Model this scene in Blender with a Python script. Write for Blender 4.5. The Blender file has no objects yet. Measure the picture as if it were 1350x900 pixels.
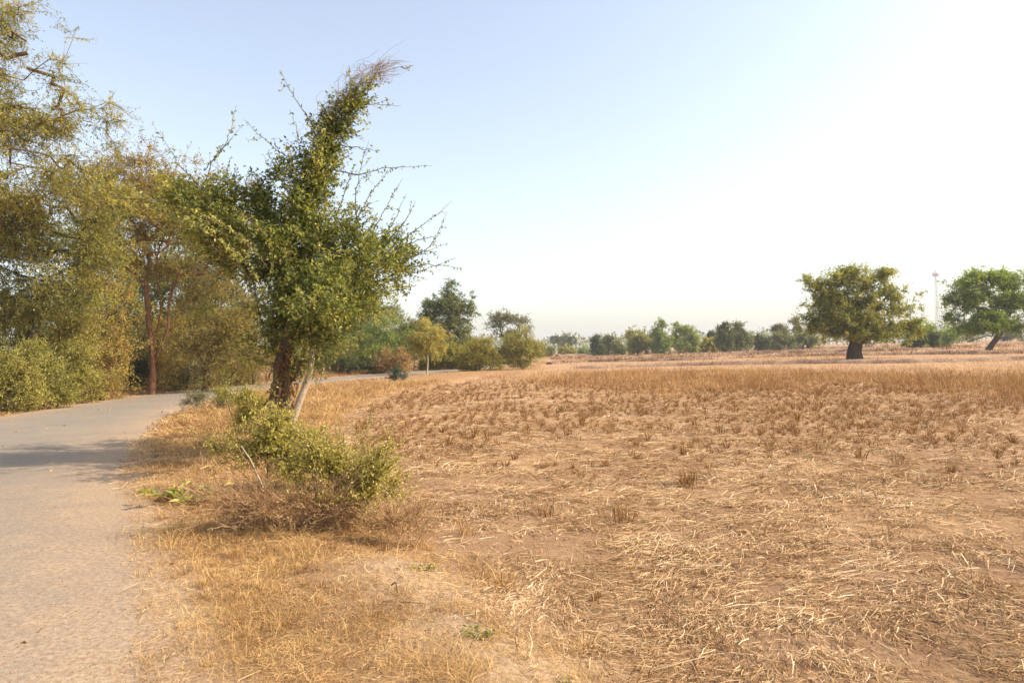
import bpy, math, random
import numpy as np
from mathutils import Vector, Matrix

rnd = random.Random(7)
SC = bpy.context.scene
COL = SC.collection
PI = math.pi

# ------------------------------------------------------------------ camera
EYE = 1.6
PITCH = math.atan(14 / 900)
ROLL = math.radians(1.75)
Fw = np.array([0, math.cos(PITCH), math.sin(PITCH)])
Up0 = np.array([0, -math.sin(PITCH), math.cos(PITCH)])
Rt0 = np.array([1.0, 0, 0])
Rt = Rt0 * math.cos(ROLL) - Up0 * math.sin(ROLL)
Up = Up0 * math.cos(ROLL) + Rt0 * math.sin(ROLL)
CAM = np.array([0, 0, EYE])
cd = bpy.data.cameras.new('camera'); cam = bpy.data.objects.new('camera', cd); COL.objects.link(cam)
cam.matrix_world = Matrix(((Rt[0], Up[0], -Fw[0], 0), (Rt[1], Up[1], -Fw[1], 0), (Rt[2], Up[2], -Fw[2], EYE), (0, 0, 0, 1)))
cd.lens = 24; cd.sensor_width = 36; cd.clip_start = 0.05; cd.clip_end = 12000
SC.camera = cam

def ray(px, py):
    return Fw + Rt * (px - 675) / 900 + Up * (450 - py) / 900
def P(px, py, d):                       # point of the place seen at px,py, d metres away
    return CAM + ray(px, py) * d
def G(px, py, z=0.0):
    r = ray(px, py); return CAM + r * ((z - EYE) / r[2])

# ------------------------------------------------------------------ light
SUN_EL, SUN_AZ = 39, 94                 # azimuth clockwise from +Y (to the right)
SC.view_settings.view_transform = 'Standard'; SC.view_settings.look = 'None'
SC.view_settings.exposure = 1.02; SC.view_settings.gamma = 1
SC.view_settings.use_curve_mapping = False
w = bpy.data.worlds.new("World"); SC.world = w; w.use_nodes = True
nt = w.node_tree; nt.nodes.clear()
sky = nt.nodes.new('ShaderNodeTexSky'); sky.sky_type = 'NISHITA'; sky.sun_disc = False
sky.sun_elevation = math.radians(SUN_EL); sky.sun_rotation = math.radians(SUN_AZ)
sky.air_density = 1.1; sky.dust_density = 2.2; sky.ozone_density = 1.0; sky.altitude = 0
bg = nt.nodes.new('ShaderNodeBackground'); bg.inputs['Strength'].default_value = 0.145
out = nt.nodes.new('ShaderNodeOutputWorld')
hs = nt.nodes.new('ShaderNodeHueSaturation'); hs.inputs['Saturation'].default_value = .72      # dusty dry season air
gm = nt.nodes.new('ShaderNodeMix'); gm.data_type = 'RGBA'; gm.blend_type = 'MULTIPLY'; gm.inputs[0].default_value = 1; gm.inputs[7].default_value = (1.025, 1.0, .985, 1)
nt.links.new(sky.outputs[0], hs.inputs['Color']); nt.links.new(hs.outputs[0], gm.inputs[6]); nt.links.new(gm.outputs[2], bg.inputs[0]); nt.links.new(bg.outputs[0], out.inputs[0])
sl = bpy.data.lights.new('sun', 'SUN'); sl.energy = 3.6; sl.angle = math.radians(0.55); sl.color = (1.0, 0.865, 0.675)
so = bpy.data.objects.new('sun', sl); COL.objects.link(so)
sd = Vector((math.sin(math.radians(SUN_AZ)) * math.cos(math.radians(SUN_EL)), math.cos(math.radians(SUN_AZ)) * math.cos(math.radians(SUN_EL)), math.sin(math.radians(SUN_EL))))
so.rotation_euler = sd.to_track_quat('Z', 'Y').to_euler(); so.location = (20, 5, 30)

# ------------------------------------------------------------------ helpers
def tag(o, label=None, cat=None, group=None, kind=None):
    if label: o['label'] = label
    if cat: o['category'] = cat
    if group: o['group'] = group
    if kind: o['kind'] = kind
    return o
def empty(name, loc=(0, 0, 0)):
    o = bpy.data.objects.new(name, None); COL.objects.link(o); o.location = tuple(float(v) for v in loc)
    o.empty_display_size = 0.3
    return o

class MB:
    """collects verts / faces / per-vertex tone; builds one mesh object"""
    def __init__(s): s.v = []; s.f = []; s.t = []; s.n = 0
    def add(s, v, f, tone=0.5):
        v = np.asarray(v, dtype=np.float32).reshape(-1, 3); f = np.asarray(f, dtype=np.int64)
        s.v.append(v); s.f.append(f + s.n)
        t = np.full(len(v), tone, dtype=np.float32) if np.isscalar(tone) else np.asarray(tone, dtype=np.float32)
        s.t.append(t); s.n += len(v)
    def mesh(s, name, smooth=False):
        me = bpy.data.meshes.new(name)
        if not s.v: return me
        V = np.concatenate(s.v)
        me.vertices.add(len(V)); me.vertices.foreach_set('co', V.ravel())
        sizes = np.concatenate([np.full(len(f), f.shape[1], dtype=np.int32) for f in s.f])
        idx = np.concatenate([f.ravel() for f in s.f]).astype(np.int32)
        me.loops.add(len(idx)); me.loops.foreach_set('vertex_index', idx)
        st = np.zeros(len(sizes), dtype=np.int32); st[1:] = np.cumsum(sizes)[:-1]
        me.polygons.add(len(sizes)); me.polygons.foreach_set('loop_start', st)
        if smooth: me.polygons.foreach_set('use_smooth', np.ones(len(sizes), dtype=bool))
        me.update(calc_edges=True)
        a = me.attributes.new('tone', 'FLOAT', 'POINT'); a.data.foreach_set('value', np.concatenate(s.t))
        return me
    def build(s, name, mat, parent=None, origin=(0, 0, 0), smooth=False):
        if np.any(np.asarray(origin) != 0):
            s.v = [x - np.asarray(origin, dtype=np.float32) for x in s.v]
        me = s.mesh(name, smooth); me.materials.append(mat)
        o = bpy.data.objects.new(name, me); COL.objects.link(o)
        if parent is not None: o.parent = parent
        else: o.location = tuple(float(q) for q in origin)
        return o

def norm(a): return a / np.maximum(np.linalg.norm(a, axis=-1, keepdims=True), 1e-9)

def tube(mb, pts, rad, sides=6, tone=0.5, rough=0, rs=None):
    pts = np.asarray(pts, float); n = len(pts)
    rad = np.full(n, rad) if np.isscalar(rad) else np.asarray(rad, float)
    tan = norm(np.gradient(pts, axis=0))
    a = np.array([0, 0, 1.0]) if abs(tan[0][2]) < 0.8 else np.array([1.0, 0, 0])
    u = norm(np.cross(tan[0], a)); rings = []
    ang = np.arange(sides) * 2 * PI / sides
    for i in range(n):
        u = norm(u - tan[i] * np.dot(u, tan[i])); v = np.cross(tan[i], u)
        r = rad[i] * np.ones(sides)
        if rough and rs is not None: r = r * (1 + rs.normal(0, rough, sides))
        rings.append(pts[i] + (np.cos(ang) * r)[:, None] * u + (np.sin(ang) * r)[:, None] * v)
    V = np.concatenate(rings)
    i = np.arange(n - 1)[:, None] * sides; j = np.arange(sides)[None]
    k = (j + 1) % sides
    F = np.stack([i + j, i + k, i + sides + k, i + sides + j], -1).reshape(-1, 4)
    mb.add(V, F, tone)
    c = len(V)
    mb.add(np.array([pts[-1] + tan[-1] * rad[-1] * 0.5]), np.zeros((0, 3), int), tone)
    # cap
    mb.f.append(np.array([[mb.n - 1 - sides + q, mb.n - 1 - sides + (q + 1) % sides, mb.n - 1] for q in range(sides)]))

def twigs3(mb, A, B, r, tone=0.5):
    """many thin straight 3-sided twigs"""
    A = np.asarray(A); B = np.asarray(B); n = len(A)
    if n == 0: return
    t = norm(B - A); ref = np.where(np.abs(t[:, 2:3]) < 0.8, np.array([[0, 0, 1.0]]), np.array([[1.0, 0, 0]]))
    u = norm(np.cross(t, ref)); v = np.cross(t, u)
    r = np.broadcast_to(np.asarray(r, float), (n,))[:, None]
    ring = []
    for k in range(3):
        c, s_ = math.cos(k * 2.094), math.sin(k * 2.094)
        ring.append((u * c + v * s_) * r)
    V = np.stack([A + ring[0], A + ring[1], A + ring[2], B + ring[0] * .45, B + ring[1] * .45, B + ring[2] * .45], 1).reshape(-1, 3)
    b = np.arange(n)[:, None, None] * 6
    F = (b + np.array([[0, 1, 4, 3], [1, 2, 5, 4], [2, 0, 3, 5]])[None]).reshape(-1, 4)
    mb.add(V, F, np.repeat(np.broadcast_to(tone, (n,)), 6))

def leaves(mb, C, D, size, aspect, tone, rs, droop=0.15):
    """folded diamond leaves: C base points, D directions"""
    n = len(C)
    if n == 0: return
    D = norm(D); size = np.broadcast_to(np.asarray(size, float), (n,))[:, None]
    up = norm(rs.normal(0, 0.75, (n, 3)) + np.array([0, 0, 0.75]))
    s = norm(np.cross(D, up)); N = np.cross(s, D)
    L = size; W = size * aspect * 0.5
    tip = C + D * L - N * L * droop
    mid = C + D * L * 0.45
    V = np.stack([C, mid + s * W + N * W * .35, tip, mid - s * W + N * W * .35], 1).reshape(-1, 3)
    F = np.arange(n)[:, None] * 4 + np.array([[0, 1, 2, 3]])
    F = np.concatenate([F[:, [0, 1, 2]], F[:, [0, 2, 3]]])
    mb.add(V, F, np.repeat(np.broadcast_to(tone, (n,)), 4))

def vnoise(x, y, seed=0):
    x = np.asarray(x, float); y = np.asarray(y, float)
    xi = np.floor(x).astype(np.int64); yi = np.floor(y).astype(np.int64)
    fx = x - xi; fy = y - yi; fx = fx * fx * (3 - 2 * fx); fy = fy * fy * (3 - 2 * fy)
    def h(a, b):
        k = (a * 374761393 + b * 668265263 + seed * 974634777) & 0xffffffff
        k = ((k ^ (k >> 13)) * 1274126177) & 0xffffffff
        return ((k ^ (k >> 16)) & 0xffff) / 65535.0
    return (h(xi, yi) * (1 - fx) + h(xi + 1, yi) * fx) * (1 - fy) + (h(xi, yi + 1) * (1 - fx) + h(xi + 1, yi + 1) * fx) * fy
def fbm(x, y, seed=0, o=4):
    r = 0; a = 0.5; t = 0
    for i in range(o):
        r = r + a * vnoise(x * 2 ** i, y * 2 ** i, seed + i * 17); t += a; a *= .55
    return r / t
def sm(a, b, x):
    t = np.clip((x - a) / (b - a), 0, 1); return t * t * (3 - 2 * t)

# ------------------------------------------------------------------ materials
def newmat(name):
    m = bpy.data.materials.new(name); m.use_nodes = True; m.node_tree.nodes.clear()
    return m, m.node_tree.nodes, m.node_tree.links
def ramp(N, L, src, stops, interp='LINEAR'):
    r = N.new('ShaderNodeValToRGB'); r.color_ramp.interpolation = interp
    el = r.color_ramp.elements
    while len(el) < len(stops): el.new(0.5)
    for e, (p, c) in zip(el, stops): e.position = p; e.color = (*c, 1)
    L.new(src, r.inputs[0]); return r.outputs[0]
def noise(N, L, scale, detail=4, rough=.55, vec=None, dist=0):
    n = N.new('ShaderNodeTexNoise'); n.inputs['Scale'].default_value = scale
    n.inputs['Detail'].default_value = detail; n.inputs['Roughness'].default_value = rough
    n.inputs['Distortion'].default_value = dist
    if vec is not None: L.new(vec, n.inputs['Vector'])
    return n.outputs['Fac']
def mixc(N, L, f, a, b, mode='MIX'):
    m = N.new('ShaderNodeMix'); m.data_type = 'RGBA'; m.blend_type = mode
    for s, i in ((f, 0), (a, 6), (b, 7)):
        if hasattr(s, 'links'): L.new(s, m.inputs[i])
        elif i == 0: m.inputs[0].default_value = s
        else: m.inputs[i].default_value = (*s, 1)
    return m.outputs[2]
def mathn(N, L, op, a, b=0.5, clamp=False):
    m = N.new('ShaderNodeMath'); m.operation = op; m.use_clamp = clamp
    for i, s in enumerate((a, b)):
        if hasattr(s, 'links'): L.new(s, m.inputs[i])
        else: m.inputs[i].default_value = s
    return m.outputs[0]
def attr(N, name):
    a = N.new('ShaderNodeAttribute'); a.attribute_name = name; return a
def coords(N): return N.new('ShaderNodeTexCoord').outputs['Object']

def dust_color(N, L, v):
    return ramp(N, L, noise(N, L, 30, 5, .72, v), [(.34, (.22, .148, .09)), (.5, (.34, .238, .148)), (.64, (.46, .335, .22))])
def leaf_mat(name, stops, trans=0.35, gloss=0.25):
    m, N, L = newmat(name)
    t = attr(N, 'tone').outputs['Fac']
    c = ramp(N, L, t, stops)
    d = N.new('ShaderNodeBsdfPrincipled'); L.new(c, d.inputs['Base Color']); d.inputs['Roughness'].default_value = .55
    d.inputs['Specular IOR Level'].default_value = gloss
    tr = N.new('ShaderNodeBsdfTranslucent')
    c2 = mixc(N, L, 1.0, c, (1.25, 1.15, .55), 'MULTIPLY'); L.new(c2, tr.inputs[0])
    mx = N.new('ShaderNodeMixShader'); mx.inputs[0].default_value = trans
    L.new(d.outputs[0], mx.inputs[1]); L.new(tr.outputs[0], mx.inputs[2])
    o = N.new('ShaderNodeOutputMaterial'); L.new(mx.outputs[0], o.inputs[0]); return m
def bark_mat(name, a, b, scale=6):
    m, N, L = newmat(name); v = coords(N)
    mp = N.new('ShaderNodeMapping'); mp.inputs['Scale'].default_value = (3, 3, .7); L.new(v, mp.inputs[0])
    f = noise(N, L, scale, 6, .65, mp.outputs[0], 1.5)
    c = ramp(N, L, f, [(.3, a), (.68, b)])
    p = N.new('ShaderNodeBsdfPrincipled'); L.new(c, p.inputs['Base Color']); p.inputs['Roughness'].default_value = .9
    p.inputs['Specular IOR Level'].default_value = .1
    bp = N.new('ShaderNodeBump'); bp.inputs['Strength'].default_value = .8; bp.inputs['Distance'].default_value = .03
    L.new(f, bp.inputs['Height']); L.new(bp.outputs[0], p.inputs['Normal'])
    o = N.new('ShaderNodeOutputMaterial'); L.new(p.outputs[0], o.inputs[0]); return m

M = {}
# tones: 0..1 ramp across a crown's own leaf colours
M['green'] = leaf_mat('leaf_green', [(0, (.06, .085, .022)), (.3, (.13, .165, .04)), (.6, (.27, .285, .07)), (.85, (.44, .42, .11)), (1, (.56, .48, .13))], .42)
M['yellowgreen'] = leaf_mat('leaf_yellow_green', [(0, (.17, .18, .04)), (.35, (.34, .33, .07)), (.75, (.50, .45, .12)), (1, (.60, .48, .16))], .42)
M['olive'] = leaf_mat('leaf_olive', [(0, (.10, .115, .03)), (.35, (.24, .25, .055)), (.65, (.40, .36, .08)), (.92, (.52, .42, .10)), (1, (.50, .28, .07))], .45)
M['amber'] = leaf_mat('leaf_amber', [(0, (.17, .15, .035)), (.4, (.32, .26, .06)), (.75, (.45, .34, .08)), (1, (.50, .27, .07))], .42)
M['brown'] = leaf_mat('leaf_brown', [(0, (.19, .105, .045)), (.4, (.36, .22, .09)), (.75, (.50, .34, .15)), (1, (.58, .43, .21))], .3, .1)
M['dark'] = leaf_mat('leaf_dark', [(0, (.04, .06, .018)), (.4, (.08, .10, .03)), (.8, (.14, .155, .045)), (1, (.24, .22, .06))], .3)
M['far'] = leaf_mat('leaf_far', [(0, (.07, .09, .03)), (.4, (.15, .175, .05)), (.8, (.27, .27, .08)), (1, (.30, .25, .08))], .35)
M['fargreen'] = leaf_mat('leaf_far_green', [(0, (.09, .13, .03)), (.5, (.22, .29, .07)), (1, (.38, .42, .12))], .4)
M['bright'] = leaf_mat('leaf_bright', [(0, (.06, .10, .02)), (.4, (.16, .235, .04)), (.8, (.31, .40, .075)), (1, (.44, .48, .11))], .5)
M['greygreen'] = leaf_mat('leaf_grey_green', [(0, (.11, .12, .06)), (.5, (.22, .215, .11)), (1, (.34, .31, .15))], .3)
M['bluegreen'] = leaf_mat('leaf_blue_green', [(0, (.02, .06, .035)), (.6, (.05, .11, .06)), (1, (.11, .16, .08))], .25)
M['vine'] = leaf_mat('dry_vine', [(0, (.26, .18, .14)), (.5, (.42, .30, .22)), (1, (.50, .38, .28))], .25, .1)
M['bark'] = bark_mat('bark_brown', (.06, .04, .025), (.20, .14, .09))
M['barkgrey'] = bark_mat('bark_grey', (.14, .11, .08), (.36, .29, .21))
M['barkpale'] = bark_mat('bark_pale', (.30, .23, .16), (.55, .44, .31))
M['barkred'] = bark_mat('bark_red', (.10, .045, .03), (.26, .12, .07))
M['stemred'] = bark_mat('stem_russet', (.30, .16, .085), (.56, .36, .20))
M['barkdark'] = bark_mat('bark_dark', (.035, .027, .02), (.11, .085, .06))

def grass_mat(name, stops, trans=.2):
    return leaf_mat(name, stops, trans, .12)
M['straw'] = grass_mat('straw', [(0, (.20, .105, .045)), (.3, (.36, .215, .10)), (.6, (.56, .375, .19)), (.82, (.68, .50, .30)), (1, (.78, .63, .43))], .1)
M['verge'] = grass_mat('verge_grass', [(0, (.16, .08, .035)), (.3, (.34, .19, .08)), (.65, (.56, .35, .145)), (.92, (.70, .49, .22)), (1, (.42, .40, .12))], .15)
M['tall'] = grass_mat('tall_grass', [(0, (.20, .095, .04)), (.4, (.36, .20, .085)), (.8, (.52, .33, .15)), (1, (.64, .46, .25))], .18)
M['stub'] = grass_mat('stubble', [(0, (.10, .045, .018)), (.4, (.22, .11, .04)), (.8, (.38, .21, .085)), (1, (.52, .34, .15))], .15)
M['litter'] = grass_mat('leaf_litter', [(0, (.16, .08, .035)), (.5, (.38, .19, .08)), (1, (.58, .36, .16))], .1)

# ------------------------------------------------------------------ layout curves
edgeR = [(-0.4, 0.6), (-2.0, 3.4)] + [tuple(G(*q)[:2]) for q in [(160, 700), (150, 622), (196, 562), (262, 532), (350, 513), (430, 504), (505, 497), (590, 490), (650, 484)]]
def resample(p, step):
    p = np.array(p, float)
    # Catmull-Rom
    q = []
    P0 = np.vstack([2 * p[0] - p[1], p, 2 * p[-1] - p[-2]])
    for i in range(1, len(P0) - 2):
        a, b, c, d = P0[i - 1], P0[i], P0[i + 1], P0[i + 2]
        k = max(2, int(np.linalg.norm(c - b) / step))
        for t in np.arange(k) / k:
            q.append(.5 * ((2 * b) + (-a + c) * t + (2 * a - 5 * b + 4 * c - d) * t * t + (-a + 3 * b - 3 * c + d) * t ** 3))
    q.append(p[-1]); return np.array(q)
eR = resample(edgeR, 0.8)
RW = 5.5
tn = norm(np.gradient(eR, axis=0)); nrm = np.stack([-tn[:, 1], tn[:, 0]], -1)
ctr = eR + nrm * RW / 2
pre = ctr[0] - tn[0] * np.linspace(30, 1, 20)[:, None]
endp = ctr[-1]; tv = tn[-1]
post = resample([tuple(endp + tv * 1.0), tuple(endp + tv * 10 + np.array([-1, 3])), tuple(endp + tv * 16 + np.array([-3, 16])), tuple(endp + tv * 18 + np.array([-5, 60])), tuple(endp + tv * 18 + np.array([-5, 240]))], 3)
ctr = np.vstack([pre, ctr, post])
for _ in range(6): ctr[1:-1] = ctr[1:-1] * .5 + (ctr[:-2] + ctr[2:]) * .25

def dist_poly(x, y, pl):
    shp = x.shape; X = np.stack([x.ravel(), y.ravel()], -1); best = np.full(len(X), 1e9)
    for i in range(len(pl) - 1):
        a = pl[i]; b = pl[i + 1] - a; t = np.clip(((X - a) @ b) / (b @ b), 0, 1)
        d = np.hypot(X[:, 0] - a[0] - t * b[0], X[:, 1] - a[1] - t * b[1]); best = np.minimum(best, d)
    return best.reshape(shp)
ctr_s = ctr[::2]
vb = [G(*q)[:2] for q in [(700, 900), (650, 835), (600, 775), (520, 705), (440, 640), (402, 585), (430, 545), (500, 516), (600, 500), (655, 491), (720, 486)]]
vb = np.array(sorted([tuple(q) for q in vb], key=lambda q: q[1]))
def xb(y):
    return np.interp(y, np.concatenate([[-40], vb[:, 1], [130, 400]]), np.concatenate([[vb[0, 0] + 18], vb[:, 0], [vb[-1, 0] + 3, vb[-1, 0] + 3]]))
def road_d(x, y): return dist_poly(np.asarray(x, float), np.asarray(y, float), ctr_s)
moundA = np.array([G(*q)[:2] for q in [(520, 745), (575, 775), (650, 830), (700, 900)]])
def ground_z(x, y, rd=None):
    x = np.asarray(x, float); y = np.asarray(y, float)
    if rd is None: rd = road_d(x, y)
    v = sm(-0.5, 0.9, xb(y) - x)                    # 1 on the verge
    r = np.hypot(x, y)
    z = -0.13 + .13 * v + .02 * (fbm(x * .7, y * .7, 3) - .5)
    z = z + .035 * (fbm(x * 2.6, y * 2.6, 5) - .5) * sm(2.8, 3.6, rd)
    dm = dist_poly(x, y, moundA)
    near = (y < 12)
    z = z + near * .08 * np.exp(-(dm / .42) ** 2) * (0.6 + .6 * fbm(x * 3, y * 3, 8))
    z = np.where(rd < 3.4, z * sm(2.6, 3.4, rd) - .035 * (1 - sm(2.5, 3.0, rd)), z)
    z = z + 0.35 * (fbm(x / 90, y / 90, 21) - .5) * sm(90, 260, r)
    return z
# cached road distance
GX = np.arange(-45, 45, .3); GY = np.arange(-25, 262, .3)
gx, gy = np.meshgrid(GX, GY)
RDG = dist_poly(gx, gy, ctr_s)
def road_d(x, y):
    x = np.asarray(x, float); y = np.asarray(y, float)
    fx = (x + 45) / .3; fy = (y + 25) / .3
    inside = (fx > 0) & (fx < len(GX) - 1.01) & (fy > 0) & (fy < len(GY) - 1.01)
    fx = np.clip(fx, 0, len(GX) - 1.01); fy = np.clip(fy, 0, len(GY) - 1.01)
    i = fx.astype(int); j = fy.astype(int); a = fx - i; b = fy - j
    d = (RDG[j, i] * (1 - a) + RDG[j, i + 1] * a) * (1 - b) + (RDG[j + 1, i] * (1 - a) + RDG[j + 1, i + 1] * a) * b
    return np.where(inside, d, 99.)

# ------------------------------------------------------------------ ground, one sheet
def build_ground():
    na = 1000
    rr = np.concatenate([[0.15], np.exp(np.arange(math.log(.5), math.log(2000), .0215))])
    # finer azimuths on the side the photo looks at
    az = np.concatenate([np.linspace(-45, 45, 780, endpoint=False), np.linspace(45, 315, 220, endpoint=False)]) * PI / 180
    A, R = np.meshgrid(az, rr); x = R * np.sin(A); y = R * np.cos(A)
    rd = road_d(x, y); z = ground_z(x, y, rd)
    n = len(rr)
    V = np.stack([x, y, z], -1).reshape(-1, 3)
    i = np.arange(n - 1)[:, None] * na; j = np.arange(na)[None]; k = (j + 1) % na
    F = np.stack([i + j, i + na + j, i + na + k, i + k], -1).reshape(-1, 4)
    mb = MB(); mb.add(V, F, 0.5)
    c = mb.n; mb.add([[0, 0, float(ground_z(0., 0.))]], np.zeros((0, 3), int), .5)
    mb.f.append(np.array([[c, (q + 1) % na, q] for q in range(na)])[:, ::-1])
    me = mb.mesh('ground', True)
    def put(nm, arr):
        a = me.attributes.new(nm, 'FLOAT', 'POINT'); a.data.foreach_set('value', np.append(arr.ravel(), arr.ravel()[0]).astype(np.float32))
    verge = sm(-.6, .6, xb(y) - x + 1.2 * (fbm(x * 1.3, y * 1.3, 31) - .5))
    dm = dist_poly(x, y, moundA)
    edge = 1 - sm(2.95, 3.5, rd + .9 * (fbm(x * 1.5, y * 1.5, 12) - .5))
    dirt = np.maximum(np.exp(-(dm / .6) ** 2) * sm(.30, .42, fbm(x * 1.6, y * 1.6, 33) + .12 * (y < 9)) * (y < 14), edge)
    put('verge', verge); put('dirt', np.clip(dirt, 0, 1))
    m, N, L = newmat('dry_ground'); v = coords(N)
    ver = attr(N, 'verge').outputs['Fac']; di = attr(N, 'dirt').outputs['Fac']
    big = noise(N, L, .35, 5, .6, v); mid = noise(N, L, 3.0, 5, .65, v, .6); fine = noise(N, L, 34, 5, .7, v, 1.0)
    mp = N.new('ShaderNodeMapping'); mp.inputs['Scale'].default_value = (1, 6, 1); mp.inputs['Rotation'].default_value = (0, 0, .5); L.new(v, mp.inputs[0])
    st1 = noise(N, L, 9, 6, .75, mp.outputs[0], 1.6)
    mp2 = N.new('ShaderNodeMapping'); mp2.inputs['Scale'].default_value = (7, 1, 1); mp2.inputs['Rotation'].default_value = (0, 0, -.4); L.new(v, mp2.inputs[0])
    st2 = noise(N, L, 8, 6, .75, mp2.outputs[0], 1.6)
    st = mathn(N, L, 'ADD', mathn(N, L, 'MULTIPLY', st1, .5), mathn(N, L, 'MULTIPLY', st2, .5))
    field = ramp(N, L, st, [(.34, (.11, .06, .037)), (.47, (.27, .16, .093)), (.60, (.50, .33, .195))])
    field = mixc(N, L, ramp(N, L, mid, [(.38, (0, 0, 0)), (.62, (1, 1, 1))]), field, (.30, .17, .09))
    field = mixc(N, L, ramp(N, L, big, [(.4, (0, 0, 0)), (.62, (.55,) * 3)]), field, (.50, .315, .155))
    vg = ramp(N, L, fine, [(.36, (.13, .065, .025)), (.5, (.31, .175, .075)), (.64, (.50, .31, .14))])
    vg = mixc(N, L, ramp(N, L, mid, [(.42, (0, 0, 0)), (.62, (.7,) * 3)]), vg, (.33, .195, .10))
    soil = dust_color(N, L, v)
    c = mixc(N, L, ver, field, vg)
    c = mixc(N, L, di, c, soil)
    p = N.new('ShaderNodeBsdfPrincipled'); L.new(c, p.inputs['Base Color']); p.inputs['Roughness'].default_value = .95
    p.inputs['Specular IOR Level'].default_value = .1
    b1 = N.new('ShaderNodeBump'); b1.inputs['Strength'].default_value = .9; b1.inputs['Distance'].default_value = .03
    L.new(st, b1.inputs['Height']); L.new(mathn(N, L, 'SUBTRACT', .95, mathn(N, L, 'MULTIPLY', di, .75)), b1.inputs['Strength'])
    b2 = N.new('ShaderNodeBump'); b2.inputs['Strength'].default_value = .7; b2.inputs['Distance'].default_value = .012
    L.new(fine, b2.inputs['Height']); L.new(b1.outputs[0], b2.inputs['Normal']); L.new(b2.outputs[0], p.inputs['Normal'])
    o = N.new('ShaderNodeOutputMaterial'); L.new(p.outputs[0], o.inputs[0])
    me.materials.append(m)
    ob = bpy.data.objects.new('ground', me); COL.objects.link(ob); tag(ob, 'dry brown ground of the harvested field and roadside verge', kind='structure')
build_ground()

def build_road():
    c = ctr[ctr[:, 1] > -24]; t = norm(np.gradient(c, axis=0)); nn = np.stack([-t[:, 1], t[:, 0]], -1)
    # densify along
    s = np.concatenate([[0], np.cumsum(np.linalg.norm(np.diff(c, axis=0), axis=1))])
    S = np.arange(0, s[-1], .3); C = np.stack([np.interp(S, s, c[:, 0]), np.interp(S, s, c[:, 1])], -1); NN = norm(np.stack([np.interp(S, s, nn[:, 0]), np.interp(S, s, nn[:, 1])], -1))
    off = np.concatenate([[-3.05, -2.72], np.linspace(-2.4, 2.4, 13), [2.72, 3.05]])
    O = np.broadcast_to(off, (len(S), len(off))).copy()
    e = .5 * (fbm(S * 1.3, S * 0 + 3, 40) - .5); O[:, :2] += e[:, None]; e = .5 * (fbm(S * 1.3, S * 0 + 9, 41) - .5); O[:, -2:] += e[:, None]
    xy = C[:, None, :] + NN[:, None, :] * O[..., None]
    z = .022 - .0028 * O ** 2; z[:, 0] = z[:, -1] = -.03; z += .006 * (fbm(xy[..., 0] * 1.5, xy[..., 1] * 1.5, 44) - .5)
    V = np.concatenate([xy, z[..., None]], -1).reshape(-1, 3); k = len(off)
    i = np.arange(len(S) - 1)[:, None] * k; j = np.arange(k - 1)[None]
    F = np.stack([i + j, i + j + 1, i + k + j + 1, i + k + j], -1).reshape(-1, 4)[:, ::-1]
    mb = MB(); mb.add(V, F, np.abs(O).ravel() / 3)
    m, N, L = newmat('dusty_asphalt'); v = coords(N); t = attr(N, 'tone').outputs['Fac']
    big = noise(N, L, .5, 5, .6, v); mid = noise(N, L, 2.6, 5, .7, v, .5); fine = noise(N, L, 120, 3, .6, v); fn2 = noise(N, L, 36, 4, .7, v)
    asp = ramp(N, L, fine, [(.36, (.12, .102, .08)), (.5, (.215, .183, .143)), (.64, (.335, .288, .228))])
    dust = dust_color(N, L, v)
    f = mathn(N, L, 'ADD', mathn(N, L, 'MULTIPLY', mathn(N, L, 'POWER', t, 3.0), 1.6), mathn(N, L, 'MULTIPLY', mathn(N, L, 'SUBTRACT', mid, .44), 1.8), True)
    c_ = mixc(N, L, f, asp, dust)
    c_ = mixc(N, L, ramp(N, L, big, [(.35, (0,) * 3), (.65, (.45,) * 3)]), c_, (.17, .145, .125))
    spk = noise(N, L, 55, 2, .5, v); c_ = mixc(N, L, ramp(N, L, spk, [(.66, (0,) * 3), (.72, (.5,) * 3)]), c_, (.15, .12, .09))
    vo = N.new('ShaderNodeTexVoronoi'); vo.inputs['Scale'].default_value = 1.1; L.new(v, vo.inputs['Vector'])
    c_ = mixc(N, L, ramp(N, L, vo.outputs['Distance'], [(.03, (.7,) * 3), (.055, (0,) * 3)]), c_, (.5, .41, .31))
    p = N.new('ShaderNodeBsdfPrincipled'); L.new(c_, p.inputs['Base Color']); p.inputs['Roughness'].default_value = .85; p.inputs['Specular IOR Level'].default_value = .2
    b = N.new('ShaderNodeBump'); b.inputs['Strength'].default_value = .55; b.inputs['Distance'].default_value = .006; L.new(fine, b.inputs['Height'])
    b2 = N.new('ShaderNodeBump'); b2.inputs['Strength'].default_value = .5; b2.inputs['Distance'].default_value = .02; L.new(mid, b2.inputs['Height']); L.new(b.outputs[0], b2.inputs['Normal']); L.new(b2.outputs[0], p.inputs['Normal'])
    o = N.new('ShaderNodeOutputMaterial'); L.new(p.outputs[0], o.inputs[0])
    ob = mb.build('road', m, smooth=True); tag(ob, 'narrow dusty grey road curving left and away past the trees', kind='structure')
build_road()

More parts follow.
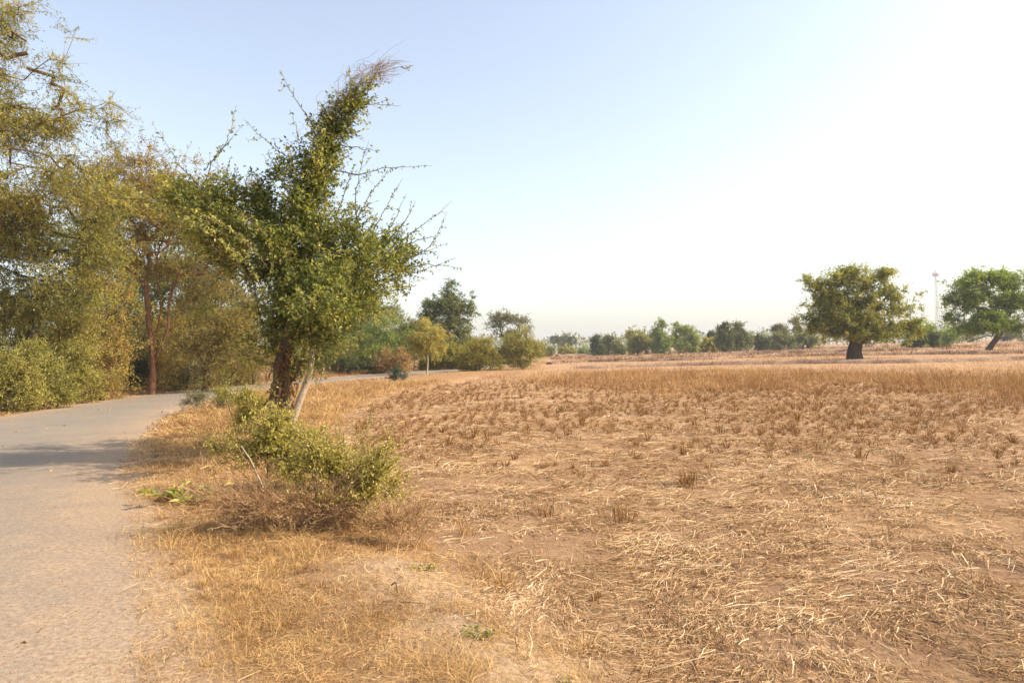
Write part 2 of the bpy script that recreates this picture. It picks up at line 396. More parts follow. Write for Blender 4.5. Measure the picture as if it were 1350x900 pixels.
# ------------------------------------------------------------------ low field bunds
def bund(pts, h, wd, seed, label):
    c = resample(pts, .45); t = norm(np.gradient(c, axis=0)); nn = np.stack([-t[:, 1], t[:, 0]], -1)
    S = np.arange(len(c)) * .45
    c = c + nn * (1.2 * (fbm(S * .06, S * 0, seed) - .5) + .4 * (fbm(S * .5, S * 0, seed + 1) - .5))[:, None]
    prof = [(-1, -.25), (-.62, .35), (-.25, .9), (.15, 1.0), (.55, .5), (1, -.25)]
    hh = h * (.55 + .9 * fbm(S * .3, S * 0 + 5, seed + 2))
    rows = []
    zb = ground_z(c[:, 0], c[:, 1])
    for u, q in prof:
        xy = c + nn * (u * wd * (.8 + .4 * fbm(S * .4, S * 0 + u * 5, seed + 3)))[:, None]
        z = zb + q * hh * (1 + .5 * (fbm(S * 1.5, S * 0 + u * 9, seed + 4) - .5))
        rows.append(np.column_stack([xy, z]))
    V = np.stack(rows, 1).reshape(-1, 3); k = len(prof)
    i = np.arange(len(c) - 1)[:, None] * k; j = np.arange(k - 1)[None]
    F = np.stack([i + j, i + k + j, i + k + j + 1, i + j + 1], -1).reshape(-1, 4)
    mb = MB(); mb.add(V, F, .5)
    o = mb.build('field_bund', BM, smooth=True); tag(o, label, kind='structure')
    return c, hh
def bund_mat():
    m, N, L = newmat('bund_soil'); v = coords(N)
    f = noise(N, L, 5, 6, .7, v, .8); g = noise(N, L, .4, 3, .5, v)
    c = ramp(N, L, f, [(.32, (.11, .06, .04)), (.5, (.21, .12, .075)), (.68, (.36, .23, .135))])
    c = mixc(N, L, ramp(N, L, g, [(.45, (0,) * 3), (.65, (.6,) * 3)]), c, (.46, .31, .17))
    p = N.new('ShaderNodeBsdfPrincipled'); L.new(c, p.inputs['Base Color']); p.inputs['Roughness'].default_value = .95
    b = N.new('ShaderNodeBump'); b.inputs['Strength'].default_value = 1; b.inputs['Distance'].default_value = .08; L.new(f, b.inputs['Height']); L.new(b.outputs[0], p.inputs['Normal'])
    o = N.new('ShaderNodeOutputMaterial'); L.new(p.outputs[0], o.inputs[0]); return m
BM = bund_mat()
def gp(px, py): q = G(px, py, -.13); return (q[0], q[1])
BUNDS = []
for k, (pp, h, wd) in enumerate([
    ([gp(760, 486), gp(900, 482), gp(1040, 479.5), gp(1200, 478), gp(1345, 474), gp(1500, 470)], .30, .8),
    ([gp(780, 477), gp(900, 475), gp(1040, 470), gp(1200, 467.5), gp(1345, 466), gp(1480, 461)], .34, .9),
    ([gp(725, 480), gp(800, 476), gp(960, 470.5), gp(1060, 467)], .3, .8),
    ([gp(730, 474), gp(860, 470), gp(1000, 465.5), gp(1180, 462.5), gp(1345, 456.5), gp(1480, 452)], .45, 1.2),
    ([gp(735, 470.3), gp(850, 466.5), gp(1000, 462), gp(1180, 457.5), gp(1345, 451.8), gp(1480, 447)], .6, 1.8),
]):
    BUNDS.append(bund(pp, h, wd, 50 + k * 9, 'low brown earth bund crossing the far field'))

# ------------------------------------------------------------------ trees and shrubs
def grow(targets, trunk, rs, step=.35, wob=.12, sag=0.0, back=.6, join=.6):
    """targets join the nearest bit of skeleton. trunk: list of polylines (each starts at a ground point or on another).
    returns nodes, parent, chains"""
    pos = []; par = []; chains = []
    def addchain(pts, parent):
        ids = []
        for p in pts:
            pos.append(np.asarray(p, float)); par.append(parent); parent = len(pos) - 1; ids.append(parent)
        return ids
    for pl in trunk:
        pl = [np.asarray(p, float) for p in pl]
        parent = -1
        if pos:
            d = np.linalg.norm(np.array(pos) - pl[0], axis=1); k = int(np.argmin(d))
            if d[k] < join: parent = k
        r = []
        arr = np.array(pl)
        # catmull in 3d
        P0 = np.vstack([2 * arr[0] - arr[1], arr, 2 * arr[-1] - arr[-2]])
        for i in range(1, len(P0) - 2):
            a, b, c, d_ = P0[i - 1], P0[i], P0[i + 1], P0[i + 2]; kk = max(1, int(np.linalg.norm(c - b) / step))
            for t in np.arange(kk) / kk:
                r.append(.5 * ((2 * b) + (-a + c) * t + (2 * a - 5 * b + 4 * c - d_) * t * t + (-a + 3 * b - 3 * c + d_) * t ** 3) + rs.normal(0, step * wob * .35, 3))
        r.append(arr[-1]); r[0] = arr[0]
        ids = addchain(r, parent)
        chains.append(([parent] if parent >= 0 else []) + ids)
    n0 = len(pos)
    top = max(pos, key=lambda p: p[2])
    T = targets[np.argsort(np.linalg.norm(targets - np.mean(np.array(pos)[-min(n0, 6):], axis=0), axis=1))]
    A = np.zeros((n0 + len(T) * 40, 3)); A[:n0] = np.array(pos); n = n0
    base_z = min(p[2] for p in pos); Hh = max(T[:, 2].max() - base_z, .1)
    hist = [np.zeros(n0 + len(T) * 40)]
    ends = []
    Zmin = base_z + .22 * (top[2] - base_z)
    for t in T:
        v = t - A[:n]; d = np.linalg.norm(v, axis=1)
        cost = d + back * np.maximum(0, A[:n, 2] - t[2]) + np.where(A[:n, 2] < Zmin, .35 * d, 0)
        k = int(np.argmin(cost)); a = A[k]; dd = d[k]
        m = max(1, int(dd / step))
        if par[k] >= 0: pd = A[k] - A[par[k]]
        else: pd = np.array([0, 0, 1.])
        pd = pd / (np.linalg.norm(pd) + 1e-6)
        c1 = a + pd * dd * .3 + rs.normal(0, wob * dd * .6, 3)
        u = np.arange(1, m + 1) / m; u = u[:, None]
        pts = a * (1 - u) ** 2 + 2 * c1 * u * (1 - u) + t * u ** 2 + rs.normal(0, step * wob * .4, (m, 3)) * (1 - u)
        pts[:, 2] -= sag * np.sin(u[:, 0] * PI) * dd
        ids = []
        p_ = k
        for q in pts:
            if n >= len(A): break
            A[n] = q; par.append(p_); p_ = n; ids.append(n); n += 1
        chains.append([k] + ids); ends.append(p_)
    return A[:n], np.array(par), chains, ends

def wood(mb, A, par, chains, ends, r_base, r_tip, sides=7, expo=.68, rs=None, rough=.05, minr=None):
    w_ = np.zeros(len(A))
    for e in ends: w_[e] += 1
    for i in range(len(A) - 1, -1, -1):
        if par[i] >= 0: w_[par[i]] += w_[i]
    w_ = np.maximum(w_, 1); r = r_tip * w_ ** expo
    root = r[np.array(par) < 0].max(); s = (r_base / root); r = r_tip + (r - r_tip) * (max(r_base - r_tip, 0) / max(root - r_tip, 1e-6))
    for c in chains:
        if len(c) < 2: continue
        rr = r[c].copy()
        if par[c[0]] != -1 or c[0] != 0:
            rr[0] = min(rr[0], rr[1] * 1.15)
        mx = rr.max(); sd_ = sides + 3 if mx > .12 else (sides if mx > .03 else (5 if mx > .012 else 3))
        if c[0] == 0 and par[0] == -1:
            rr[0] *= 1.35
            if len(rr) > 2: rr[1] *= 1.08
        tube(mb, A[c], rr, sd_, .5, rough if mx > .03 else 0, rs)
    return r

def blob_targets(blobs, n, rs, shell=.5, lob=(.30, .62)):
    """blobs: (centre, radii(3), weight); each is broken into smaller lobes so that the outline is uneven"""
    W = np.array([b[2] * (b[1][0] * b[1][1] * b[1][2]) ** .75 for b in blobs]); W /= W.sum()
    out_ = []
    for (c, r, _), wi in zip(blobs, W):
        k = max(2, int(round(n * wi))); r = np.asarray(r)
        m = int(np.clip(k / 10, 5, 16)); lc = norm(rs.normal(0, 1, (m, 3))) * rs.uniform(.3, .8, (m, 1)); lr = rs.uniform(lob[0], lob[1], m)
        q = rs.choice(m, k, p=lr ** 2 / (lr ** 2).sum()); d = norm(rs.normal(0, 1, (k, 3))) * (rs.uniform(.1, 1, (k, 1)) ** .5)
        p = lc[q] + d * lr[q][:, None] * np.array([1, 1, .75])
        stray = rs.uniform(0, 1, k) < .14; p[stray] = norm(rs.normal(0, 1, (stray.sum(), 3))) * rs.uniform(.6, 1.25, (stray.sum(), 1))
        out_.append(np.asarray(c) + p * r)
    return np.concatenate(out_)

def foliage(mb, wm, A, par, ends, rs, k_tw=4, tw=.45, n_leaf=10, size=.07, aspect=.5, tone=(.15, .8), up=.15, spread=.8, twr=.004, hang=0, tone_low=0, every=1):
    E = np.array(ends); T = A[E]; Pp = A[np.maximum(par[E], 0)]
    D = norm(T - Pp)
    n = len(E)
    B = np.repeat(T, k_tw, 0); Dd = norm(np.repeat(D, k_tw, 0) * (1 - spread * .5) + rs.normal(0, spread, (n * k_tw, 3)) + np.array([0, 0, up]))
    Ln = tw * rs.uniform(.45, 1.25, n * k_tw)
    E1 = B + Dd * Ln[:, None]; E1[:, 2] -= hang * Ln
    if wm is not None: twigs3(wm, B[::every], E1[::every], twr, .5)
    clump = np.repeat(rs.uniform(0, 1, n), k_tw)
    m = n_leaf; u = rs.uniform(.1, 1.05, (n * k_tw, m, 1))
    C = B[:, None] + (E1 - B)[:, None] * u; C = C.reshape(-1, 3)
    dl = np.repeat(norm(E1 - B), m, 0) * .5 + rs.normal(0, .6, (len(C), 3)); dl[:, 2] -= hang * .6
    C = C + rs.normal(0, size * .35, C.shape)
    cl = np.repeat(clump, m)
    t = tone[0] + (tone[1] - tone[0]) * np.clip(.66 * cl + .34 * rs.uniform(0, 1, len(C)), 0, 1)
    t = np.where(rs.uniform(0, 1, len(C)) < .03, rs.uniform(.85, 1, len(C)), t)
    leaves(mb, C, dl, size * rs.uniform(.6, 1.25, len(C)), aspect, t, rs)

def hor(px): return 464 + (675 - px) * .0306
def toground(lst, d, wgt=.7):
    o = list(lst)
    for b in lst:
        g = hor(b[0]) + 900 * 1.62 / d
        if g - b[1] > b[3] * .8: o.append((b[0], (b[1] + g) / 2 + 1, b[2] * .9, (g - b[1]) / 2, wgt))
    return o
def pblobs(lst, d):
    """blobs measured in the photo: px, py, rx, ry [, weight [, depth offset m [, depth radius m]]]"""
    o = []
    for b in lst:
        px, py, rx, ry = b[:4]; wgt = b[4] if len(b) > 4 else 1; dz = b[5] if len(b) > 5 else 0
        D = d + dz; ry_ = ry / 900 * D; rx_ = rx / 900 * D
        rd_ = b[6] if len(b) > 6 else (rx_ + ry_) / 2
        o.append((P(px, py, D), (rx_, rd_, ry_), wgt))
    return o

def tree(name, label, cat, base, blobs, n, seed, leaf='olive', bark='bark', r=.2, trunks=None, group=None, rtip=.008, shell=.45,
         k_tw=4, tw=.5, n_leaf=9, size=.1, aspect=.5, tone=(.1, .85), up=.15, step=.45, twr=.006, hang=0, sag=0, spread=.8, extra=None, fork=.35, crown_name='crown', trunk_name='trunk', zmin=.15, wob=.14, every=1, join=.6, lob=(.30, .62)):
    rs = np.random.RandomState(seed)
    base = np.array([base[0], base[1], float(ground_z(base[0], base[1])) - .03])
    T = blob_targets(blobs, n, rs, shell, lob)
    T[:, 2] = np.maximum(T[:, 2], base[2] + zmin + .25 * rs.uniform(0, 1, len(T)))
    if trunks is None:
        cen = np.average(np.array([b[0] for b in blobs]), axis=0, weights=[b[2] * b[1][0] for b in blobs])
        low = min(b[0][2] - b[1][2] for b in blobs)
        hf = base[2] + max(.15, fork * (cen[2] - base[2]))
        mid = base + (cen - base) * np.array([.18, .18, 0]) + np.array([rs.normal(0, .05), rs.normal(0, .05), hf - base[2]])
        trunks = [[base, base * .5 + mid * .5 + np.array([rs.normal(0, .04), 0, 0]), mid, mid * .5 + cen * .5 + rs.normal(0, .1, 3)]]
    trunks = [[np.asarray(p) if np.ndim(p) else p for p in t] for t in trunks]
    A, par, ch, ends = grow(T, trunks, rs, step, wob, sag, join=join)
    root = empty(name, base); tag(root, label, cat, group)
    wm = MB(); wood(wm, A, par, ch, ends, r, rtip, rs=rs)
    fm = MB(); foliage(fm, wm, A, par, ends, rs, k_tw, tw, n_leaf, size, aspect, tone, up, spread, twr, hang, every=every)
    if extra: extra(wm, fm, A, par, ends, rs)
    wm.build(trunk_name, M[bark], root, base, True); fm.build(crown_name, M[leaf], root, base)
    return root, (A, par, ch, ends)

def shoot(wm, fm, pts, rs, r0=.008, leaf_every=.07, size=.055, tone=(.2, .8), start=.15, aspect=.5, side=True):
    """a long bare shoot with single leaves along it"""
    c = np.array(pts, float)
    q = []
    P0 = np.vstack([2 * c[0] - c[1], c, 2 * c[-1] - c[-2]])
    for i in range(1, len(P0) - 2):
        a, b, cc, d = P0[i - 1], P0[i], P0[i + 1], P0[i + 2]
        for t in np.arange(6) / 6: q.append(.5 * ((2 * b) + (-a + cc) * t + (2 * a - 5 * b + 4 * cc - d) * t * t + (-a + 3 * b - 3 * cc + d) * t ** 3))
    q.append(c[-1]); q = np.array(q) + rs.normal(0, .008, (len(q), 3))
    tube(wm, q, np.linspace(r0, .0022, len(q)), 4)
    s = np.concatenate([[0], np.cumsum(np.linalg.norm(np.diff(q, axis=0), axis=1))]); n = max(2, int(s[-1] * (1 - start) / leaf_every))
    S = s[-1] * (start + (1 - start) * rs.uniform(0, .97, n)); C = np.stack([np.interp(S, s, q[:, k]) for k in range(3)], -1)
    t = norm(q[-1] - q[0]); dl = rs.normal(0, .8, (n, 3)) + t * .5
    leaves(fm, C, dl, size * rs.uniform(.6, 1.2, n), aspect, rs.uniform(*tone, n), rs)
    if side:
        ns = max(2, int(s[-1] / .28)); S = s[-1] * rs.uniform(start, .8, ns)
        for si in S:
            b = np.array([np.interp(si, s, q[:, k]) for k in range(3)]); L_ = rs.uniform(.08, .3) * min(1, s[-1])
            e = b + norm(t * .8 + rs.normal(0, .55, 3)) * L_; tube(wm, [b, (b + e) / 2 + rs.normal(0, .01, 3), e], [.003, .0025, .0018], 3)
            m = max(2, int(L_ / leaf_every * 1.3)); u = rs.uniform(.15, 1, (m, 1))
            leaves(fm, b + (e - b) * u, rs.normal(0, .8, (m, 3)), size * rs.uniform(.6, 1.1, m), aspect, rs.uniform(*tone, m), rs)
def spiky(n, L0, L1, up=.6, sz=.04, le=.03, r0=.003, tone=(.3, 1)):
    def f(wm, fm, A, par, ends, rs):
        cen = A.mean(0)
        for i in rs.choice(len(ends), n):
            b = A[ends[i]]; o = norm((b - cen) * np.array([1, 1, .4]) + 1e-3) * (1 - up) + np.array([0, 0, up]) + rs.normal(0, .25, 3)
            e = b + norm(o) * rs.uniform(L0, L1); shoot(wm, fm, [b, (b + e) / 2 + rs.normal(0, .04, 3) * L1, e], rs, r0, le, sz, tone, .0, .42, L1 > .35)
    return f
# ------------------------------------------------------------------ the vine-clad tree beside the road
def main_tree():
    rs = np.random.RandomState(11)
    b = G(366, 598); d0 = b[1]; base = np.array([b[0], b[1], float(ground_z(b[0], b[1])) - .04])
    q = lambda px, py, dz=0.: P(px, py, d0 + dz)
    trunks = [
        [base, q(371, 560), q(370, 520), q(372, 480, .05), q(385, 430), q(400, 370, .1), q(412, 310), q(418, 250), q(424, 200), q(442, 155), q(468, 118), q(500, 96), q(528, 88)],
        [q(372, 480, .05), q(350, 440, -.2), q(338, 390, -.3), q(322, 335, -.4), q(296, 285, -.3), q(268, 250, -.2), q(240, 222, 0)],
        [q(370, 520), q(392, 495, .2), q(402, 455, .4), q(430, 410, .5), q(465, 370, .5), q(500, 345, .4)],
        [q(371, 555), q(385, 535, -.2), q(398, 495, -.25), q(392, 470, -.2)],
        [q(338, 390, -.3), q(300, 345, -.7), q(262, 300, -.9), q(222, 275, -1.0), q(188, 262, -1.0)],
        [q(385, 430), q(372, 370, .6), q(358, 310, .8), q(346, 250, .8)],
    ]
    B = pblobs([
        (412, 400, 75, 72, 1.5), (395, 330, 62, 52, 1.1), (440, 350, 85, 60, 1.2), (350, 415, 34, 62, 1.0), (335, 350, 24, 30, .9), (465, 400, 48, 40, .9), (425, 445, 48, 30, .8),
        (500, 348, 50, 34, .8), (495, 382, 38, 22, .7), (538, 335, 30, 20, .5), (470, 310, 40, 35, .7),
        (405, 270, 32, 45, 2.2), (418, 225, 19, 36, 4.2), (430, 188, 16, 26, 5.0), (445, 160, 14, 15, 5.0), (380, 300, 40, 40, 1.2), (345, 275, 14, 42, 3.2), (372, 235, 22, 14, 2.0),
        (468, 132, 18, 9, 4.0), (455, 146, 14, 10, 4.0), (488, 113, 16, 6, 2.2), (400, 385, 55, 45, .8, 1.9), (400, 300, 40, 40, .5, 1.7), (430, 400, 50, 40, .6, -1.5), (390, 205, 14, 20, 1.0),
        (300, 300, 42, 34, 1.5), (262, 268, 48, 26, 1.7), (225, 255, 36, 22, 1.3), (305, 350, 34, 26, .5), (205, 268, 36, 14, .8), (305, 260, 30, 22, .8), (250, 305, 40, 14, .5), (342, 365, 22, 34, .8), (290, 405, 22, 14, .3),
        (395, 478, 36, 12, .6), (352, 468, 20, 16, .4),
    ], d0)
    B = [(c + np.array([0, rs.normal(0, .35) if r[0] > .5 else 0, 0]), (r[0], r[1] * (1.55 if r[0] > .5 else 1.2), r[2]), w_) for c, r, w_ in B]
    T = blob_targets(B, 1380, rs, .42, (.14, .36))
    T[:, 1] = np.clip(T[:, 1], d0 - 2.6, d0 + 2.8)
    A, par, ch, ends = grow(T, trunks, rs, .22, .16, .03)
    root = empty('tree', base); tag(root, 'vine covered green tree leaning right, standing by itself between the road bend and the field', 'tree')
    wm = MB(); wood(wm, A, par, ch, ends, .14, .004, 8, .74, rs, .08)
    # twisted secondary stems wrapped round the trunk
    for k in range(7):
        a0 = rs.uniform(0, 6.28); hh = np.linspace(0, 1.75, 9)
        pts = [base + np.array([.12 * math.cos(a0 + h * 1.6 * (1 if k % 2 else -1)), .11 * math.sin(a0 + h * 1.6), h]) + (q(372, 480) - base) * (h / 1.75) * np.array([1, 1, 0]) + rs.normal(0, .02, 3) for h in hh]
        tube(wm, pts, rs.uniform(.02, .055) * np.linspace(1.2, .7, 9), 6, .5, .1, rs)
    fm = MB(); foliage(fm, wm, A, par, ends, rs, 4, .34, 11, .072, .5, (.0, .85), .1, .85, .0028, .05)
    # the leaves of the left limb are yellower than those of the middle
    C_ = np.concatenate(fm.v); xl = sm(-.8, -2.2, C_[:, 0] - base[0]) if False else 1 - sm(-2.3, -.6, C_[:, 0] - base[0])
    fm.t = [np.clip(np.concatenate(fm.t) + .28 * xl, 0, 1)]; fm.v = [C_]
    # the sunny yellow leaves of the left branches and the tips
    for s_ in [
        [q(268, 250, -.2), q(235, 215), q(200, 160)], [q(262, 262), q(280, 215), q(300, 185), q(311, 137)], [q(270, 225), q(290, 200), q(320, 165)], [q(285, 260), q(298, 230), q(305, 205)],
        [q(415, 168), q(402, 150), q(382, 118), q(368, 92)], [q(420, 215), q(385, 210), q(350, 185), q(322, 158)], [q(430, 190), q(470, 195), q(500, 199)],
        [q(452, 152), q(480, 138), q(530, 140)], [q(430, 222), q(470, 230), q(510, 222), q(570, 218)], [q(470, 300), q(470, 250), q(486, 185)],
        [q(455, 330), q(480, 270), q(512, 225)], [q(480, 330, -.3), q(500, 290, -.4), q(530, 235, -.5)], [q(505, 345), q(540, 310), q(598, 265)], [q(520, 350), q(565, 325), q(590, 280)],
        [q(500, 370), q(555, 350), q(610, 352)], [q(480, 375), q(540, 362), q(600, 340)], [q(440, 300), q(455, 250), q(470, 215)], [q(495, 330, .4), q(520, 290, .5), q(535, 255, .5)],
        [q(188, 262, -1), q(160, 262, -1.1), q(132, 250, -1.2)], [q(330, 330, -.8), q(300, 300, -1.2), q(255, 280, -1.3), q(200, 275, -1.3)], [q(330, 370, -.8), q(300, 325, -1.2), q(265, 300, -1.3), q(230, 285, -1.4)],
        [q(520, 330, -.6), q(550, 318, -.7), q(580, 310, -.8)], [q(510, 320, .4), q(535, 290, .4), q(548, 262, .4)], [q(528, 88), q(536, 90), q(545, 86)], [q(340, 300), q(315, 250, .2), q(290, 225, .3)], [q(400, 230), q(375, 215), q(360, 180)]]:
        dense = .04
        shoot(wm, fm, s_, rs, .011, dense, .06, (.35, .95), .1)
    spiky(300, .3, .9, .25, .068, .04, .006, (.3, 1))(wm, fm, A, par, ends[:len(ends)], rs)
    for s_ in [[q(352, 350, -1.1), q(320, 312, -1.4), q(280, 290, -1.5), q(228, 268, -1.5)], [q(350, 395, -1.1), q(325, 345, -1.5), q(290, 318, -1.6), q(262, 300, -1.6)]]:
        shoot(wm, fm, s_, rs, .010, .022, .062, (.6, .92), .05)
    # creeper leaves round the trunk
    cm = MB()
    n = 1500; h = rs.uniform(0.02, 2.1, n); a = rs.uniform(0, 2 * PI, n)
    ax = base[None] + (q(376, 468) - base)[None] * (h / 1.75)[:, None]; ax[:, 2] = base[2] + h
    rr_ = .135 + rs.gamma(2., .02, n) * (.6 + .8 * h / 2)
    C = ax + np.stack([np.cos(a) * rr_, np.sin(a) * rr_, rs.normal(0, .03, n)], -1)
    D = np.stack([np.cos(a) * .6, np.sin(a) * .6, rs.normal(-.7, .4, n)], -1)
    kk = fbm(a * 1.2, h * 4, 120) > .42; n = kk.sum(); C, D = C[kk] + rs.normal(0, .02, (n, 3)), D[kk] + rs.normal(0, .5, (n, 3)); leaves(cm, C, D, rs.gamma(6, .010, n), .45, np.clip(rs.normal(.15, .25, n), 0, 1), rs, .4)
    cm.build('creeper', M['brown'], root, base)
    # tangle of dead purple-brown vine over the leaning top, hair fine
    vm = MB(); path = np.array([q(415, 190), q(430, 165), q(447, 145), q(465, 118), q(485, 103), q(508, 93), q(530, 90)])
    for k in range(430):
        i = rs.uniform(0, 4.9); i0 = int(i); p0 = path[i0] * (1 - i + i0) + path[i0 + 1] * (i - i0)
        dr = norm(path[-1] - path[0]); L_ = rs.uniform(.25, .75)
        off = rs.normal(0, .09 if i < 4 else .05, 3) + np.array([-.03, 0, .05]); p0 = p0 + off
        i1 = min(i0 + 2, 6); dr = norm(path[i1] - path[i0]); e = p0 + dr * L_ * rs.uniform(.2, .75) + rs.normal(0, .09, 3); mid = (p0 + e) / 2 + rs.normal(0, .07, 3)
        tube(vm, [p0, p0 * .5 + mid * .5 + rs.normal(0, .02, 3), mid, mid * .5 + e * .5 + rs.normal(0, .02, 3), e], rs.uniform(.0016, .0032), 3)
    for px, y0, y1 in ((345, 235, 330), (382, 250, 300), (340, 228, 290)):
        for k in range(90):
            a_ = q(px + rs.normal(0, 7), rs.uniform(y0, y1 - 20), rs.normal(.5, .12)); e = a_ + np.array([rs.normal(0, .06), rs.normal(0, .06), -rs.uniform(.15, .6)])
            tube(vm, [a_, (a_ + e) / 2 + rs.normal(0, .03, 3), e], .003, 3)
    vm.build('dry_vine', M['vine'], root, base)
    # pale leaning stem
    pm = MB(); tube(pm, [q(384, 562, -.1), q(389, 545, -.1), q(398, 520, -.12), q(408, 495, -.12), q(412, 470, -.05), q(408, 445, .1)], [.075, .062, .058, .05, .045, .035], 9, .5, .04, rs)
    tube(pm, [q(384, 558, -.1), q(372, 580, -.05), q(368, 600)], [.06, .06, .07], 8)
    pm.build('pale_stem', M['barkpale'], root, base, True)
    wm.build('trunk', M['bark'], root, base, True); fm.build('crown', M['green'], root, base)
main_tree()

# ------------------------------------------------------------------ roadside wood on the left
def W(px, py): q = G(px, py); return (q[0], q[1])
def at(px, d): r = ray(px, 470); return (r[0] * d, d)      # ground spot in the direction of px, d metres off
def wt(px_list, d):                                       # trunk polyline from photo points at distance d
    return [P(a, b_, d) for a, b_ in px_list]
def wtree(name, label, gx_, d, blobs, n, seed, trunk=None, **k):
    base = at(gx_, d); tr = None
    if trunk:
        bz = float(ground_z(base[0], base[1])) - .03
        tr = [[np.array([base[0], base[1], bz])] + wt(trunk[0], d)] + [wt(t, d) for t in trunk[1:]]
    cat = k.pop('cat', 'tree')
    if k.pop('fill', False): blobs = toground(blobs, d, .8)
    return tree(name, label, cat, base, pblobs(blobs, d), n, seed, trunks=tr, **k)

WG = 'trees of the roadside wood'
wtree('tree', 'tallest airy olive tree at the left edge with its limbs running off the frame', -40, 25, [(-30, 60, 60, 60, .8), (15, 30, 42, 60, .6), (50, 95, 50, 36, .5), (90, 45, 12, 9, 1.0), (85, 90, 28, 12, .35), (0, 170, 95, 60, 1.1), (90, 165, 60, 35, .7), (135, 150, 40, 30, .5), (60, 235, 100, 50, 1), (-40, 280, 90, 80, 1), (160, 195, 24, 18, .5)], 700, 1,
      trunk=[[(-38, 420), (-20, 330), (0, 270)], [(0, 270), (40, 240), (75, 215), (110, 195), (140, 175)], [(0, 270), (20, 180), (35, 90), (30, 20)]],
      r=.32, bark='bark', leaf='olive', k_tw=6, tw=.8, n_leaf=12, size=.11, aspect=.35, lob=(.2, .45), tone=(.15, .95), hang=.25, group=WG)
wtree('tree', 'leafy olive tree with a bent dark limb, second from the left edge of the wood', 40, 27.5, [(40, 300, 90, 60, 1), (100, 320, 80, 60, 1), (10, 380, 70, 60, 1), (80, 390, 70, 50, .9), (130, 260, 60, 45, .7)], 560, 2,
      trunk=[[(38, 470), (45, 430), (58, 390)], [(58, 390), (62, 320), (70, 265), (85, 225)]],
      r=.2, bark='barkdark', leaf='olive', k_tw=6, tw=.75, lob=(.2, .45), n_leaf=12, size=.11, aspect=.4, tone=(.0, .9), hang=.2, group=WG)
wtree('tree', 'reddish double trunked tree with yellowing foliage and an arching limb beside the dark gap', 200, 35, [(170, 240, 75, 45, .8), (225, 225, 70, 35, .7), (250, 262, 60, 40, .7), (205, 290, 90, 40, .9), (275, 320, 60, 50, .8), (160, 320, 70, 40, .7), (300, 270, 40, 50, .6), (230, 350, 70, 30, .6)], 640, 3,
      trunk=[[(201, 470), (196, 430), (193, 380), (198, 330)], [(200, 480), (206, 440), (212, 400), (205, 350), (220, 300)], [(193, 380), (165, 345), (150, 330), (180, 318), (215, 318)], [(200, 490), (209, 465), (222, 430), (224, 395), (240, 350)], [(199, 480), (190, 450), (181, 410), (176, 370)], [(206, 440), (216, 420), (228, 405), (232, 380)]],
      r=.15, bark='barkred', leaf='amber', k_tw=6, tw=.9, lob=(.2, .45), n_leaf=12, size=.125, aspect=.4, tone=(.0, .85), hang=.15, group=WG)
wtree('tree', 'bushy brown and olive tree leaning toward the road right of the red trunks', 268, 36, [(265, 400, 55, 45, 1), (300, 430, 45, 40, .9), (240, 440, 45, 35, .9), (300, 370, 40, 30, .6), (330, 400, 35, 40, .6)], 420, 4,
      fill=True, r=.16, bark='bark', leaf='amber', k_tw=6, tw=.8, n_leaf=14, size=.095, aspect=.4, tone=(0, .7), hang=.4, zmin=.3, group=WG)
wtree('tree', 'yellow leaved slim tree in the middle of the roadside wood', 128, 31, [(130, 400, 40, 35, 1), (115, 430, 45, 30, .9), (150, 375, 30, 25, .6), (100, 380, 30, 25, .6)], 300, 5,
      fill=True, r=.12, bark='bark', leaf='amber', k_tw=5, tw=.7, n_leaf=12, size=.10, aspect=.45, tone=(.25, 1), hang=.1, group=WG)
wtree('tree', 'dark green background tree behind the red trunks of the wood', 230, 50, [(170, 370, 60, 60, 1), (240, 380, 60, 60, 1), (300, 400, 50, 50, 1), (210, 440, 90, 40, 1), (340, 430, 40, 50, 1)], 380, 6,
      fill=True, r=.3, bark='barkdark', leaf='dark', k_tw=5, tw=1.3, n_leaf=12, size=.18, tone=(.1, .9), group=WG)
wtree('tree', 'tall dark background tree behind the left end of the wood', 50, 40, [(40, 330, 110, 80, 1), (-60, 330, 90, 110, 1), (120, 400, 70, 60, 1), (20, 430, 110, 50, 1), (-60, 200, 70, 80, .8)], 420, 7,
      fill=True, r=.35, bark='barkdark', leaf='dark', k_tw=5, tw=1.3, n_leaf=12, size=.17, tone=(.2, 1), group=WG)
wtree('tree', 'brown seed hung tree crown showing between the main tree and the red trunks', 335, 44, [(300, 330, 50, 50, .7), (340, 370, 50, 50, .8), (370, 420, 50, 40, .9)], 300, 8,
      fill=True, r=.2, bark='bark', leaf='olive', k_tw=5, tw=1, n_leaf=13, size=.12, aspect=.4, tone=(0, .8), group=WG)

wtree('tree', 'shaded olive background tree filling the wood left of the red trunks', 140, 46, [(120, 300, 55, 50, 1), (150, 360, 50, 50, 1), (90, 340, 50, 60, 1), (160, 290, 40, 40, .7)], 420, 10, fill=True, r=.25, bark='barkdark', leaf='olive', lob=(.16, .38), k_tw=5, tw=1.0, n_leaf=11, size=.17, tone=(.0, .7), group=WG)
wtree('tree', 'olive green background tree rising straight behind the red trunks', 215, 52, [(200, 270, 55, 40, 1), (230, 310, 50, 50, 1), (190, 350, 50, 50, 1), (260, 290, 40, 40, .8)], 420, 11, fill=True, r=.25, bark='barkdark', leaf='olive', lob=(.16, .38), k_tw=5, tw=1.1, n_leaf=11, size=.19, tone=(.0, .8), group=WG)
wtree('tree', 'yellowish background tree filling the wood between red trunks and main tree', 285, 54, [(280, 340, 50, 50, 1), (310, 380, 45, 50, 1), (250, 380, 45, 50, 1), (300, 300, 36, 30, .6)], 420, 12, fill=True, r=.22, bark='barkdark', leaf='amber', lob=(.16, .38), k_tw=5, tw=1.1, n_leaf=11, size=.19, tone=(.0, .8), group=WG)

